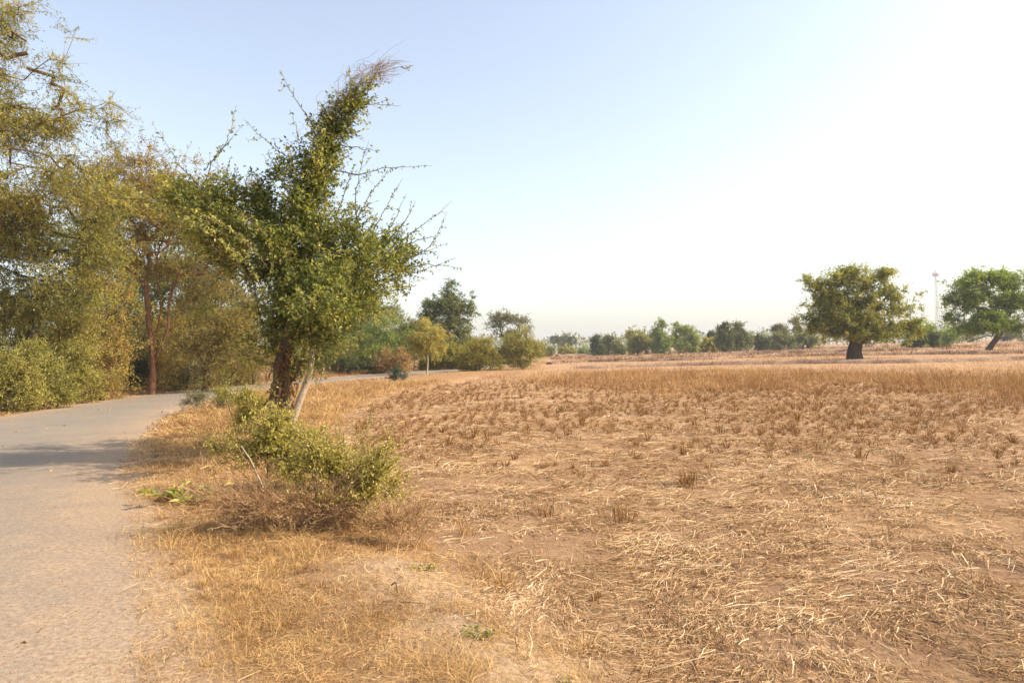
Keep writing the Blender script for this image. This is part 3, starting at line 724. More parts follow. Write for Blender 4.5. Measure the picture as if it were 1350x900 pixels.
UG = 'shrubs along the foot of the roadside wood'
def shrub(label, gx_, d, blobs, n, seed, leaf='olive', bark='bark', group=UG, name='shrub', **k):
    a = dict(r=.03, k_tw=5, tw=.5, n_leaf=11, size=.09, aspect=.45, tone=(.05, .9), fork=.25, lob=(.16, .42), zmin=.05, step=.3, hang=0, cat='shrub')
    if group == UG: d += 1.8
    sd_ = a['size'] if 'size' not in k else k['size']; a['extra'] = spiky(40, sd_ * 4, sd_ * 10, .5, sd_, sd_ * .6, .006)
    a.update(k)
    g = a.pop('ground', True)
    return wtree(name, label, gx_, d, toground(blobs, d) if g else blobs, int(n * 1.25), seed, leaf=leaf, bark=bark, group=group, **a)
shrub('leafy green shrub at the far left corner of the road edge', 12, 22.5, [(10, 490, 40, 28), (-10, 510, 40, 22), (35, 515, 25, 18)], 300, 20, 'yellowgreen', size=.075)
shrub('low olive shrub with yellow tips under the leftmost dark trunk', 58, 24, [(60, 500, 32, 24), (75, 520, 25, 14), (50, 470, 28, 22)], 260, 21, 'yellowgreen', size=.075, tone=(0, .7))
shrub('tall yellow green shrub in full sun left of the dark gap', 100, 27, [(100, 470, 32, 32), (85, 440, 30, 22), (118, 500, 24, 18), (110, 430, 28, 18)], 320, 22, 'yellowgreen', size=.085)
shrub('tan dry shrub hanging over the left side of the dark gap', 130, 29, [(128, 485, 14, 26), (120, 505, 16, 14)], 150, 23, 'brown', size=.09, hang=.4)
shrub('bush with shade put into its dark leaves, filling the gap beside the red trunk', 172, 40, [(170, 470, 40, 30), (160, 495, 30, 14), (185, 490, 25, 16)], 220, 24, 'dark', size=.14, tw=.8)  # leaf colour kept dark to stand in for the shade of the gap
shrub('grey green bush at the foot of the red trunk on its right', 242, 37, [(243, 492, 24, 13), (225, 480, 16, 16), (262, 485, 18, 14)], 220, 25, 'greygreen', size=.10)
shrub('orange brown bush with drying leaves close right of the red trunk', 222, 36.5, [(215, 450, 16, 26), (225, 425, 18, 18), (212, 480, 10, 14)], 170, 26, 'amber', size=.10, tone=(.4, 1), hang=.3)
shrub('reddish brown dead thicket behind the grey green bush', 265, 41, [(268, 468, 20, 20), (250, 475, 20, 14)], 160, 27, 'brown', size=.12, tone=(0, .5))
shrub('yellow and tan bush at the road edge left of the main tree trunk', 300, 43, [(295, 470, 26, 26), (318, 480, 24, 18), (285, 490, 18, 10)], 240, 28, 'amber', size=.11, tone=(.1, .9), hang=.3)
shrub('olive bush behind the main tree trunk on the far side of the road', 350, 50, [(350, 460, 40, 32), (385, 465, 30, 26), (330, 480, 24, 16)], 260, 29, 'olive', size=.13, tw=.7)
shrub('tall tan and olive bush right behind the red double trunk', 262, 39, [(262, 440, 34, 36), (290, 455, 30, 30), (240, 425, 22, 24)], 340, 34, 'olive', size=.11, tw=.8, hang=.3)
shrub('brownish bush with dense small leaves behind the dark gap', 160, 44, [(155, 440, 34, 34), (130, 455, 26, 26), (190, 435, 26, 30)], 300, 35, 'amber', size=.13, tw=.9, tone=(0, .7))
shrub('low green weeds bush left of the leftmost trunk by the road', -30, 21.5, [(-40, 500, 40, 35), (-60, 470, 50, 40)], 260, 30, 'olive', size=.08)
shrub('small russet bush low at the road edge under the yellow slim tree', 88, 30, [(92, 520, 20, 8), (70, 525, 14, 6)], 100, 31, 'brown', size=.07, tw=.3)
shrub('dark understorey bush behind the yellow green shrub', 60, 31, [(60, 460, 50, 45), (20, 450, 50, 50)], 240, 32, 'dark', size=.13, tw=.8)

# ------------------------------------------------------------------ bushes and trees beyond the bend
MG = 'bushes and trees beyond the road bend'
shrub('big dark olive bush just right of the main tree across the road', 440, 64, [(438, 462, 36, 28), (420, 440, 28, 26), (450, 480, 30, 12)], 300, 40, 'olive', group=MG, size=.16, tw=.8, tone=(0, .7))
shrub('rounded green bush with a pale top between the olive bush and the yellow sapling', 500, 68, [(500, 430, 34, 26), (485, 455, 38, 30), (525, 450, 30, 28), (500, 478, 36, 12)], 420, 41, 'fargreen', group=MG, size=.16, tw=.8)
shrub('pinkish brown dead bush below the rounded green bush', 518, 62, [(520, 468, 22, 14), (505, 478, 16, 10), (532, 480, 12, 8)], 170, 42, 'brown', group=MG, size=.12, hang=.5)
shrub('dark bush low behind the pinkish dead bush', 470, 62, [(470, 478, 30, 14), (495, 485, 20, 8)], 170, 43, 'dark', group=MG, size=.14)
tree('tree', 'tall dark creeper hung tree across the road behind the yellow leaved sapling', 'tree', at(596, 74), pblobs([(592, 392, 18, 20, 1), (580, 415, 26, 22, 1), (603, 420, 22, 28, 1.1), (585, 445, 28, 24, 1), (610, 455, 18, 22, 1), (568, 400, 18, 12, .8), (616, 398, 12, 16, .7), (625, 412, 8, 4, .5), (592, 374, 12, 8, .7), (578, 470, 26, 18, 1), (604, 472, 22, 16, 1)], 74), 760, 44,
     leaf='far', bark='barkgrey', r=.22, k_tw=5, tw=.7, n_leaf=12, size=.17, hang=.5, tone=(0, .8), group=MG)
shrub('olive bush at the foot of the tall creeper hung tree', 590, 70, [(590, 466, 28, 20), (615, 474, 22, 14), (568, 462, 22, 22)], 420, 45, 'olive', group=MG, size=.15)
def sapling():
    d = G(563, 493)[1]; q = lambda a, b_: P(a, b_, d); bs = G(563, 493)
    tree('sapling', 'slim sapling with a thin pale trunk and yellow leaves on the near road edge', 'sapling', (bs[0], bs[1]), pblobs([(565, 440, 24, 18, 1), (548, 450, 14, 14, .6), (578, 455, 14, 12, .6), (560, 424, 14, 12, .7), (563, 445, 26, 24, 1)], d), 420, 46,
         trunks=[[np.array([bs[0], bs[1], float(ground_z(bs[0], bs[1]))]), q(564, 475), q(563, 455), q(566, 440)]], leaf='olive', bark='barkpale', r=.06, rtip=.006, k_tw=4, tw=.45, n_leaf=9, size=.13, tone=(.3, 1), hang=.9, lob=(.16, .4))
sapling()
shrub('small dark blue green bush standing alone on the near road edge', 524, G(524, 502)[1], [(524, 492, 10, 8), (522, 497, 8, 5), (531, 497, 6, 5)], 60, 47, 'bluegreen', group=None, size=.08, tw=.25, tone=(.2, 1), n_leaf=7, k_tw=3)
shrub('thin olive young tree with a forked red stem on the near road edge', 632, 62, [(632, 456, 20, 12), (620, 468, 14, 10), (645, 465, 14, 10), (630, 478, 16, 6), (612, 474, 14, 9), (654, 473, 10, 8)], 300, 48, 'olive', group=None, name='young_tree', size=.12, hang=.1, r=.06, fork=.4, cat='tree', bark='barkred', tone=(.2, .8), tw=.6)
tree('tree', 'small bright green tree with pale stems where the road disappears', 'tree', at(688, 63), pblobs([(688, 452, 20, 16, 1), (700, 462, 16, 14, 1), (676, 462, 14, 16, .8), (690, 438, 12, 8, .6), (708, 455, 8, 8, .5), (690, 476, 22, 9, 1), (688, 462, 24, 22, 1.1), (712, 468, 8, 10, .8), (674, 444, 9, 8, .6)], 63), 620, 49,
     leaf='yellowgreen', bark='barkpale', r=.08, k_tw=4, tw=.5, n_leaf=9, size=.12, tone=(.0, .6), fork=.15, extra=spiky(40, .4, .9, .5, .12, .07, .008))
tree('tree', 'airy grey green tree with spreading flat branches behind the bright green one', 'tree', at(668, 96), pblobs([(665, 418, 22, 8, .9), (655, 430, 16, 7, .7), (682, 424, 14, 7, .7), (670, 440, 22, 8, .7), (695, 434, 8, 5, .5)], 96), 240, 50,
     leaf='greygreen', bark='barkdark', r=.16, k_tw=4, tw=.8, n_leaf=8, size=.2, tone=(0, .8), fork=.3, group=MG)
shrub('dark round bush behind the road where it disappears', 660, 92, [(660, 472, 14, 10), (668, 462, 12, 12), (650, 476, 10, 6)], 200, 51, 'dark', group=MG, size=.2, tw=.7)
shrub('tangled olive hedge bush in the gap behind the young forked tree', 615, 88, [(615, 460, 24, 16), (590, 465, 24, 16), (640, 462, 18, 10)], 260, 52, 'far', group=MG, size=.2, tw=.8)
shrub('bushy green mass far back behind the rounded green bush', 540, 85, [(520, 430, 40, 30), (560, 445, 30, 25), (480, 420, 30, 30), (440, 440, 40, 34)], 380, 53, 'far', group=MG, size=.22, tw=1, r=.1)

shrub('tall olive green bush filling the far roadside between the rounded green bush and the sapling', 545, 76, [(545, 440, 26, 24), (530, 455, 24, 24), (560, 462, 20, 20)], 340, 54, 'olive', group=MG, size=.16, tw=.8, tone=(0, .8))
shrub('dense mid green bush behind the lower right of the main tree crown', 470, 74, [(465, 420, 34, 26), (450, 445, 36, 30), (490, 430, 26, 26)], 360, 55, 'far', group=MG, size=.17, tw=.8, tone=(.1, 1))

# ------------------------------------------------------------------ lone field trees on the right
def T3(px, py, d): return P(px, py, d)
d = G(1127, 473, -.13)[1]; bx = G(1127, 473, -.13)
def tr(*pts): return [T3(a, b_, d) for a, b_ in pts]
b0 = np.array([bx[0], bx[1], float(ground_z(bx[0], bx[1])) - .05])
tree('tree', 'broad dark green tree with a very thick short trunk alone in the field', 'tree', (bx[0], bx[1]),
     pblobs([(1100, 400, 34, 34, 1.2), (1085, 425, 28, 24, 1.1), (1120, 375, 36, 22, 1), (1130, 430, 42, 26, 1.3), (1080, 375, 20, 14, .8), (1165, 370, 34, 16, .55), (1185, 385, 28, 16, .4), (1170, 410, 34, 20, .45), (1195, 410, 22, 12, .4), (1165, 438, 36, 16, .9), (1195, 432, 20, 14, .9), (1120, 360, 22, 8, .8), (1066, 370, 8, 7, .7), (1150, 400, 24, 24, .5), (1210, 425, 10, 8, .5)], d), 1500, 60,
     trunks=[[b0, T3(1127, 462, d), T3(1128, 452, d), T3(1120, 435, d), T3(1105, 405, d)], [T3(1128, 455, d), T3(1137, 440, d), T3(1150, 415, d), T3(1170, 390, d), T3(1190, 372, d)], [T3(1124, 452, d), T3(1128, 420, d + .8), T3(1130, 385, d + .8)], [b0 + np.array([.9, 0, 0]), T3(1134, 460, d), T3(1139, 448, d)]],
     leaf='green', bark='barkdark', r=.6, rtip=.012, k_tw=5, tw=.75, n_leaf=12, size=.17, aspect=.55, tone=(.2, 1), lob=(.14, .34), wob=.15, step=.5)
d2 = G(1306, 462, -.13)[1]; bx2 = G(1303, 462, -.13); b2 = np.array([bx2[0], bx2[1], float(ground_z(bx2[0], bx2[1])) - .05])
tree('tree', 'bright green spreading tree with a slanting forked trunk at the right edge', 'tree', (bx2[0], bx2[1]),
     pblobs([(1300, 365, 36, 12, 1), (1280, 378, 32, 12, .9), (1330, 372, 30, 16, 1), (1265, 398, 20, 14, .9), (1300, 395, 44, 10, .8), (1335, 400, 30, 12, .9), (1262, 418, 16, 8, .8), (1300, 425, 38, 16, 1.5), (1285, 432, 28, 9, 1.2), (1335, 428, 26, 10, .8), (1360, 400, 28, 22, 1), (1385, 385, 26, 20, 1), (1370, 425, 26, 10, .8)], d2), 1500, 61,
     trunks=[[b2, T3(1310, 452, d2), T3(1317, 440, d2), T3(1315, 420, d2), T3(1305, 395, d2), T3(1300, 372, d2)], [T3(1304, 458, d2), T3(1300, 450, d2), T3(1298, 440, d2)], [T3(1316, 432, d2), T3(1335, 410, d2), T3(1350, 390, d2)], [T3(1312, 410, d2), T3(1285, 405, d2), T3(1268, 395, d2)]],
     leaf='bright', bark='bark', r=.36, rtip=.014, k_tw=5, tw=.9, n_leaf=11, size=.21, aspect=.6, tone=(.15, 1), lob=(.14, .36), step=.6)

# ------------------------------------------------------------------ far tree line
FG = 'trees of the far tree line'
def ft(label, px, d, blobs, n, seed, leaf='far', name='tree', **k):
    sc = d / 100
    a = dict(r=.12 * sc, rtip=.012 * sc, k_tw=3, tw=.55 * sc, n_leaf=8, size=.21 * sc, aspect=.7, tone=(0, .95), step=.5 * sc, lob=(.2, .46), twr=.008 * sc, fork=.3, zmin=.1 * sc, cat='tree', every=2)
    a.update(k); return wtree(name, label, px, d, toground(blobs, d, .6) if n > 100 else blobs, int(n * 1.3), seed, leaf=leaf, bark=a.pop('bark', 'barkdark'), group=FG, **a)
ft('dark flat topped tree, leftmost of the tall ones in the far line', 788, 190, [(788, 448, 8, 5), (784, 455, 6, 5), (790, 460, 9, 4)], 130, 70, 'dark')
ft('thin dark crowned tree right beside the leftmost flat topped one', 802, 195, [(803, 448, 9, 4), (797, 453, 7, 4), (806, 456, 5, 3)], 120, 71, 'dark')
ft('small dark green tree with a rounded top left of the yellowish broad tree', 814, 185, [(815, 454, 9, 8), (818, 460, 9, 6)], 130, 72, 'far')
ft('yellowish olive broad tree with a bare twiggy peak in the far line', 840, 170, [(842, 445, 12, 12), (852, 452, 13, 12), (832, 438, 7, 8), (835, 456, 12, 8), (862, 445, 6, 6, .4)], 330, 73, 'olive', tone=(.1, .75))
ft('tall mid green tree with a pointed top right of the yellowish olive one', 872, 165, [(870, 428, 9, 7), (866, 440, 9, 9), (878, 447, 13, 12), (872, 456, 14, 7)], 320, 74, 'fargreen')
ft('pale green soft crowned tree, highest near the middle of the far line', 903, 168, [(900, 438, 13, 10), (912, 442, 10, 10), (895, 452, 12, 10), (910, 455, 13, 8), (893, 430, 5, 5)], 360, 75, 'fargreen', tone=(.3, 1))
ft('dull yellow low tree between the pale green one and the dark round ones', 932, 172, [(928, 454, 12, 7), (942, 452, 8, 7), (915, 458, 9, 5)], 220, 76, 'olive', tone=(.2, .9))
ft('tiny dark tree top poking up behind the dull yellow low tree', 938, 200, [(938, 441, 3.5, 3), (936, 446, 6, 4)], 60, 77, 'dark')
ft('dark round crowned tree with gaps under it, left one of the dark pair', 955, 160, [(954, 434, 10, 8), (962, 442, 12, 9), (950, 444, 8, 8), (956, 453, 10, 5)], 330, 78, 'far', tone=(0, .7))
ft('dark round crowned tree merging into its left twin in the far line', 974, 162, [(972, 432, 8, 6), (978, 441, 9, 8), (985, 450, 7, 7), (972, 452, 9, 6)], 280, 79, 'far', tone=(0, .75))
ft('low very dark bush under the thin antenna', 999, 175, [(1000, 449, 9, 7), (1008, 453, 7, 4)], 170, 80, 'dark', name='bush', cat='bush')
ft('dull green clump right of the very dark bush', 1020, 178, [(1018, 449, 10, 5), (1030, 445, 12, 7), (1040, 450, 10, 5)], 240, 81, 'far', name='bush', cat='bush')
ft('sparse pale tree rising above the dull green clump', 1027, 180, [(1026, 434, 8, 8), (1034, 438, 5, 6)], 90, 82, 'greygreen', n_leaf=6)
ft('wispy grey tree right of the sparse pale one, nearly bare', 1047, 190, [(1047, 424, 8, 6), (1052, 436, 8, 8)], 80, 83, 'greygreen', n_leaf=5)
ft('grey green tree partly hidden at the left of the thick trunked tree', 1058, 185, [(1058, 446, 10, 7), (1068, 448, 8, 6)], 150, 84, 'far')
ft('yellow green domed tree behind the thick trunked tree on its right', 1215, 125, [(1210, 430, 16, 10), (1222, 438, 16, 9), (1200, 442, 14, 8), (1228, 444, 12, 5)], 380, 85, 'bright', tone=(.2, 1))
ft('dark shrub under the yellow green domed tree', 1212, 120, [(1212, 445, 10, 4), (1232, 443, 8, 4)], 140, 86, 'dark', name='bush', cat='bush')
ft('light green low bush between the domed tree and the right edge tree', 1252, 150, [(1250, 440, 11, 5), (1240, 443, 8, 4)], 170, 87, 'bright', name='bush', cat='bush')
ft('hazy dark hedge bush behind the right edge tree', 1275, 230, [(1262, 437, 10, 4), (1282, 440, 12, 4), (1330, 433, 26, 5), (1360, 432, 16, 6)], 240, 88, 'far', name='bush', cat='bush', size=.5)
ft('leafy far tree between the palms', 747, 330, [(746, 445, 6, 5), (744, 454, 7, 3), (749, 450, 4, 4)], 110, 89, 'far', size=.55)
ft('brown olive bush under the palms', 746, 215, [(744, 462, 9, 5), (752, 464, 6, 4)], 130, 90, 'olive', name='bush', cat='bush')
ft('pale low bush right of the palm group', 768, 225, [(768, 463, 9, 4), (775, 466, 7, 3)], 110, 91, 'fargreen', name='bush', cat='bush')
ft('low green bush left of the palm group at the field corner', 722, 190, [(722, 464, 7, 5), (714, 462, 7, 6)], 120, 92, 'far', name='bush', cat='bush')
# hazy wood behind everything on the skyline: nobody could count it
def far_wood():
    rs = np.random.RandomState(5); fm = MB()
    n = 26000; ang = rs.uniform(-70, 70, n); D = rs.uniform(420, 640, n)
    h = (7 + 9 * fbm(ang * .8, ang * 0, 61, 3) ** 1.3) * rs.uniform(0, 1, n) ** .7
    x = D * np.sin(np.radians(ang)); y = D * np.cos(np.radians(ang))
    C = np.stack([x, y, h + ground_z(x, y)], -1)
    leaves(fm, C, rs.normal(0, 1, (n, 3)), rs.uniform(1.2, 2.8, n), .7, rs.uniform(0, 1, n) * .6 + .4 * fbm(ang * 3, ang * 0 + 2, 62), rs)
    o = fm.build('distant_wood', M['far']); tag(o, 'hazy low line of distant woodland along the horizon', 'woodland', kind='stuff')
far_wood()

def palm(px, ctop, d, label, seed):
    rs = np.random.RandomState(seed); b = at(px, d); z0 = float(ground_z(*b)); base = np.array([b[0], b[1], z0]); top = P(px, ctop, d); top[0] = b[0]; top[1] = b[1]
    root = empty('palm', base); tag(root, label, 'palm tree', 'sugar palms on the skyline')
    wm = MB(); tube(wm, [base, base * .5 + top * .5 + np.array([.15, 0, 0]), top], [.42, .3, .28], 8)
    wm.build('trunk', M['barkgrey'], root, base, True)
    fm = MB()
    for k in range(34):
        u = norm(rs.normal(0, 1, 3) + np.array([0, 0, .25])); st = top + u * 1.3; s = norm(np.cross(u, rs.normal(0, 1, 3))); nn = np.cross(s, u)
        tube(fm, [top, st], [.06, .04], 3, .3)
        m = 9; an = np.linspace(-1.5, 1.5, m)          # each frond is a stiff round fan of pointed segments
        C = np.repeat(st[None], m, 0); D = np.cos(an)[:, None] * u + np.sin(an)[:, None] * s + rs.normal(0, .06, (m, 3))
        leaves(fm, C, D, np.full(m, 1.25), .3, rs.uniform(.1, .7, m), rs)
    fm.build('crown', M['dark'], root, base)
palm(731, 447.5, 330, 'sugar palm with a round head, leftmost of three on the skyline', 1)
palm(738.5, 447.5, 340, 'sugar palm between the leftmost palm and the leafy far tree', 2)
palm(755, 449, 325, 'sugar palm right of the leafy far tree on the skyline', 3)

# ------------------------------------------------------------------ telecom masts
def metal(name, c):
    m, N, L = newmat(name); p = N.new('ShaderNodeBsdfPrincipled'); v = coords(N)
    col = ramp(N, L, noise(N, L, .8, 3, .5, v), [(.3, tuple(q * .8 for q in c)), (.7, c)]); L.new(col, p.inputs['Base Color']); p.inputs['Roughness'].default_value = .5
    o = N.new('ShaderNodeOutputMaterial'); L.new(p.outputs[0], o.inputs[0]); return m
MW = metal('mast_white', (.22, .21, .21)); MR = metal('mast_red', (.5, .25, .2)); MP = metal('antenna_panel', (.75, .75, .76))
def mast(px, ptop, d, wb, wt_, label, panels, cat='mast'):
    b = at(px, d); z0 = float(ground_z(*b)) - .3; base = np.array([b[0], b[1], z0]); H = P(px, ptop, d)[2] - z0
    root = empty('telecom_mast', base); tag(root, label, cat)
    mb = MB(); ns = int(H / 2.2) + 1; zz = np.linspace(0, H, ns + 1)
    cor = lambda z, k: base + np.array([(wb + (wt_ - wb) * z / H) * .5 * (1 if k in (0, 1) else -1), (wb + (wt_ - wb) * z / H) * .5 * (1 if k in (1, 2) else -1), z])
    for k in range(4):
        tube(mb, [cor(0, k), cor(H, k)], .10, 4)
        for i in range(ns):
            a, c = (k, (k + 1) % 4) if i % 2 else ((k + 1) % 4, k)
            tube(mb, [cor(zz[i], a), cor(zz[i + 1], c)], .035, 3); tube(mb, [cor(zz[i + 1], k), cor(zz[i + 1], (k + 1) % 4)], .03, 3)
    mb.build('lattice', MW, root, base)
    if panels:
        for k in range(6):
            a = k * PI / 3 + .3; c = base + np.array([1.5 * math.cos(a), 1.5 * math.sin(a), H - 2.2]); pm = MB()
            u = np.array([-math.sin(a), math.cos(a), 0]) * .32; v = np.array([math.cos(a), math.sin(a), 0]) * .16; w_ = np.array([0, 0, 1.3])
            V = [c + i * u + j * v + k2 * w_ for k2 in (-1, 1) for j in (-1, 1) for i in (-1, 1)]
            pm.add(V, [[0, 1, 3, 2], [4, 6, 7, 5], [0, 4, 5, 1], [2, 3, 7, 6], [0, 2, 6, 4], [1, 5, 7, 3]])
            tube(pm, [base + np.array([0, 0, H - 2.2]), c], .07, 4)
            pm.build('antenna_panel', MP, root, base)
        fm = MB(); tube(fm, [base + np.array([0, 0, H]), base + np.array([0, 0, H + 2.6])], .06, 5); fm.build('lightning_rod', MW, root, base)
mast(1237.5, 356, 400, 1.9, .8, 'tall slender lattice telecom mast with antennas at its top', True)
mast(1008, 431, 520, 1.2, .6, 'thin distant radio mast showing above the dark bush', False)
# ------------------------------------------------------------------ shrubs and weeds near the camera
def near_shrub(name, label, bpix, blobs, n, seed, cat='shrub', **k):
    b = G(*bpix); d = b[1]; leaf = k.pop('leaf', 'yellowgreen')
    n = int(n * .42); a = dict(r=.012, rtip=.002, k_tw=4, tw=.24, n_leaf=6, lob=(.14, .4), size=.036, aspect=.42, tone=(.1, .9), fork=.15, zmin=.02, step=.09, twr=.0016, hang=0, up=.3, bark='bark', wob=.1)
    a.update(k); dz = a.pop('dd', 0)
    rs = np.random.RandomState(seed + 1000); bl = pblobs(blobs, d); tr = []
    order = [0] + list(range(len(bl)))
    for i in order + order:
        c, r_, _w = bl[i]; x = b[0] + (c[0] - b[0]) * rs.uniform(.4, .9) + rs.normal(0, .08); y = b[1] + dz + rs.uniform(-.05, .45)
        if not tr: x, y = b[0], b[1] + dz
        z = float(ground_z(x, y)); e = np.array([c[0] + rs.normal(0, .3) * r_[0], c[1] + rs.normal(0, .5) * r_[1], max(z + .06, c[2] + rs.uniform(-.5, .4) * r_[2])])
        g0 = np.array([x, y, z - .02]); tr.append([g0, g0 * .6 + e * .4 + np.array([rs.normal(0, .03), 0, .04]), e])
    return tree(name, label, cat, (b[0], b[1] + dz), bl, n, seed, leaf=leaf, trunks=tr, join=.01, **a)
near_shrub('shrub', 'grey green feathery bush low beside the inner edge of the road bend', (268, 545), [(262, 527, 24, 10), (285, 530, 22, 12), (250, 533, 12, 6)], 420, 100, leaf='greygreen', size=.05, tw=.2, aspect=.3, step=.14, extra=spiky(40, .12, .35, .5, .05, .03))
near_shrub('shrub', 'yellow green leafy bush between the grey green bush and the main tree trunk', (322, 575), [(315, 525, 24, 14), (330, 545, 26, 16), (318, 560, 18, 12), (295, 520, 16, 8), (345, 540, 14, 14)], 520, 101, size=.05, tw=.22, step=.14, extra=spiky(40, .15, .4, .6, .05, .03))
near_shrub('shrub', 'upright yellow green shrub close in front of the main tree trunk', (362, 645), [(368, 560, 20, 20, 1), (350, 585, 34, 22, 1), (390, 590, 30, 22, .9), (330, 605, 30, 18, .8), (375, 615, 34, 18, .8), (300, 590, 18, 12, .5), (410, 580, 16, 12, .5)], 800, 102, size=.044, step=.1, tone=(.3, 1), extra=spiky(100, .15, .5, .5, .042))
near_shrub('shrub', 'sprawling yellow green shrub with long tips leaning into the field', (440, 690), [(440, 620, 40, 26, 1), (480, 635, 34, 26, 1), (460, 655, 44, 20, .8), (425, 600, 28, 16, .7), (500, 610, 20, 16, .5), (515, 650, 18, 22, .5), (478, 590, 14, 8, .5), (470, 680, 36, 14, .4)], 720, 103, size=.036, aspect=.4, step=.09, tone=(.45, 1), extra=spiky(150, .15, .5, .45, .036, .02))
near_shrub('dead_thicket', 'tangle of dead reddish brown stems under the green shrubs', (372, 698), [(330, 665, 60, 12, 1), (390, 672, 70, 14, 1), (455, 680, 50, 10, .9), (285, 655, 36, 9, .6), (350, 690, 70, 6, .7), (410, 695, 60, 5, .5)], 1000, 104, cat='thicket', leaf='brown', bark='stemred', size=.032, n_leaf=2, k_tw=4, tw=.27, tone=(.3, 1), aspect=.22, step=.1, twr=.0017, spread=1.1, r=.006, up=.1, extra=spiky(190, .2, .6, .4, .03, .12, .0024))
near_shrub('dead_thicket', 'low straw coloured dry weeds at the right foot of the sprawling shrub', (520, 705), [(520, 686, 30, 10), (545, 680, 18, 10), (500, 696, 30, 6), (560, 695, 16, 6)], 240, 105, cat='thicket', leaf='brown', bark='stemred', size=.03, n_leaf=3, k_tw=4, tw=.18, tone=(.5, 1), aspect=.22, step=.08, r=.004, twr=.0014, spread=1.0, extra=spiky(80, .12, .3, .6, .025, .08, .002))
def herb(label, bpix, nl, ln, seed, mat='green', tone=(.3, .8), name='weed', spread=1.0, asp=.35, group=None):
    rs = np.random.RandomState(seed); b = G(*bpix); z = float(ground_z(b[0], b[1])); base = np.array([b[0], b[1], z])
    root = empty(name, base); tag(root, label, 'weed', group)
    sm_ = MB(); fm = MB()
    for k in range(nl):
        a = rs.uniform(0, 6.28); L_ = ln * rs.uniform(.5, 1.1); e = base + np.array([math.cos(a) * L_ * spread, math.sin(a) * L_ * spread * .8, L_ * rs.uniform(.15, .5)])
        mid = (base + e) / 2 + np.array([0, 0, L_ * .18]); tube(sm_, [base, mid, e], [.004, .003, .002], 4)
        m = 9; u = rs.uniform(.25, 1, m)[:, None]; C = base * (1 - u) ** 2 + 2 * mid * u * (1 - u) + e * u ** 2
        D = norm(e - base)[None] * .6 + rs.normal(0, .55, (m, 3)); D[:, 2] = np.abs(D[:, 2]) * .4
        leaves(fm, C, D, ln * .3 * rs.uniform(.6, 1.3, m), asp, rs.uniform(*tone, m), rs)
    sm_.build('stem', M['barkgrey'], root, base); fm.build('foliage', M[mat], root, base)
herb('flat green leafy plant on the verge beside the road shadow', (248, 662), 15, .42, 1, 'green', (.5, 1), 'weed', 1.1, .35)
herb('small green weed on the edge of the bare earth ridge', (632, 838), 14, .10, 2, 'yellowgreen', (.0, .6), 'weed', 1, .4)
herb('tiny green weed low at the bottom beside the ridge', (738, 890), 9, .07, 3, 'yellowgreen', (.1, .7))
herb('small pale green weed beyond the bare earth ridge', (560, 745), 10, .12, 4, 'yellowgreen', (.5, 1), 'weed', 1, .3)

def sticks():
    rs = np.random.RandomState(3)
    def st(label, pts, r, mat='barkpale'):
        pts = [np.array(p) for p in pts]; o0 = pts[0]; mb = MB(); tube(mb, pts, np.linspace(r, r * .5, len(pts)), 6, .5, .1, rs)
        o = mb.build('stick', M[mat], None, o0, True); tag(o, label, 'stick')
    def g3(px, py, h=0.0): q = G(px, py); q[2] = float(ground_z(q[0], q[1])) + h; return q
    dq = G(352, 682)[1]; st('pale dead stick leaning up out of the thicket', [g3(352, 682), P(346, 640, dq), P(330, 605, dq), P(318, 588, dq + .1)], .011)
    dq = G(330, 690)[1]; st('long thin dead stem arching left from the thicket', [g3(335, 692), P(310, 660, dq), P(280, 640, dq), P(252, 634, dq)], .007)
    st('dark thin stick lying flat on the bare earth ridge', [g3(505, 797, .02), g3(535, 797, .025), g3(565, 797, .02)], .004, 'bark')
    dq = G(455, 690)[1]; st('thin grey dead stem standing in the right part of the thicket', [g3(452, 692), P(453, 665, dq), P(457, 640, dq)], .006, 'barkgrey')
    st('short bent twig on the verge grass left of the ridge', [g3(516, 776, .02), g3(522, 779, .05), g3(524, 786, .02)], .006, 'barkdark')
sticks()

# ------------------------------------------------------------------ grass, straw and stubble
def blades(mb, X, Y, h, wd, lean, rs, tone, z=None, bend=.4, az=None):
    n = len(X); z = ground_z(X, Y) if z is None else z
    a = rs.uniform(0, 2 * PI, n) if az is None else az
    D = np.stack([np.cos(a), np.sin(a), np.zeros(n)], -1)
    f = rs.uniform(0, 2 * PI, n); S = np.stack([np.cos(f), np.sin(f), np.zeros(n)], -1)
    B = np.stack([X, Y, z - .005], -1); lean = np.broadcast_to(lean, (n,))[:, None]; h = np.broadcast_to(h, (n,))[:, None]; wd = np.broadcast_to(wd, (n,))[:, None] * .5
    m = B + D * lean * h * .35 + np.array([0, 0, 1]) * h * .55
    e = B + D * lean * h * (1 + bend) + np.array([0, 0, 1]) * h * (1 - .45 * np.minimum(lean, 1.6) * bend)
    V = np.stack([B - S * wd, B + S * wd, m - S * wd * .8, m + S * wd * .8, e], 1).reshape(-1, 3)
    b = np.arange(n)[:, None] * 5
    mb.add(V, np.concatenate([b + [[0, 1, 3, 2]]]), np.repeat(np.broadcast_to(tone, (n,)), 5))
    mb.f.append((b + [[2, 3, 4]]) + mb.n - len(V))
def sample(rs, n, r0, r1, a0, a1, p):
    u = rs.uniform(0, 1, n); k = 2 - p
    r = (r0 ** k + u * (r1 ** k - r0 ** k)) ** (1 / k) if abs(k) > 1e-6 else r0 * (r1 / r0) ** u
    a = np.radians(rs.uniform(a0, a1, n)); return r * np.sin(a), r * np.cos(a), r
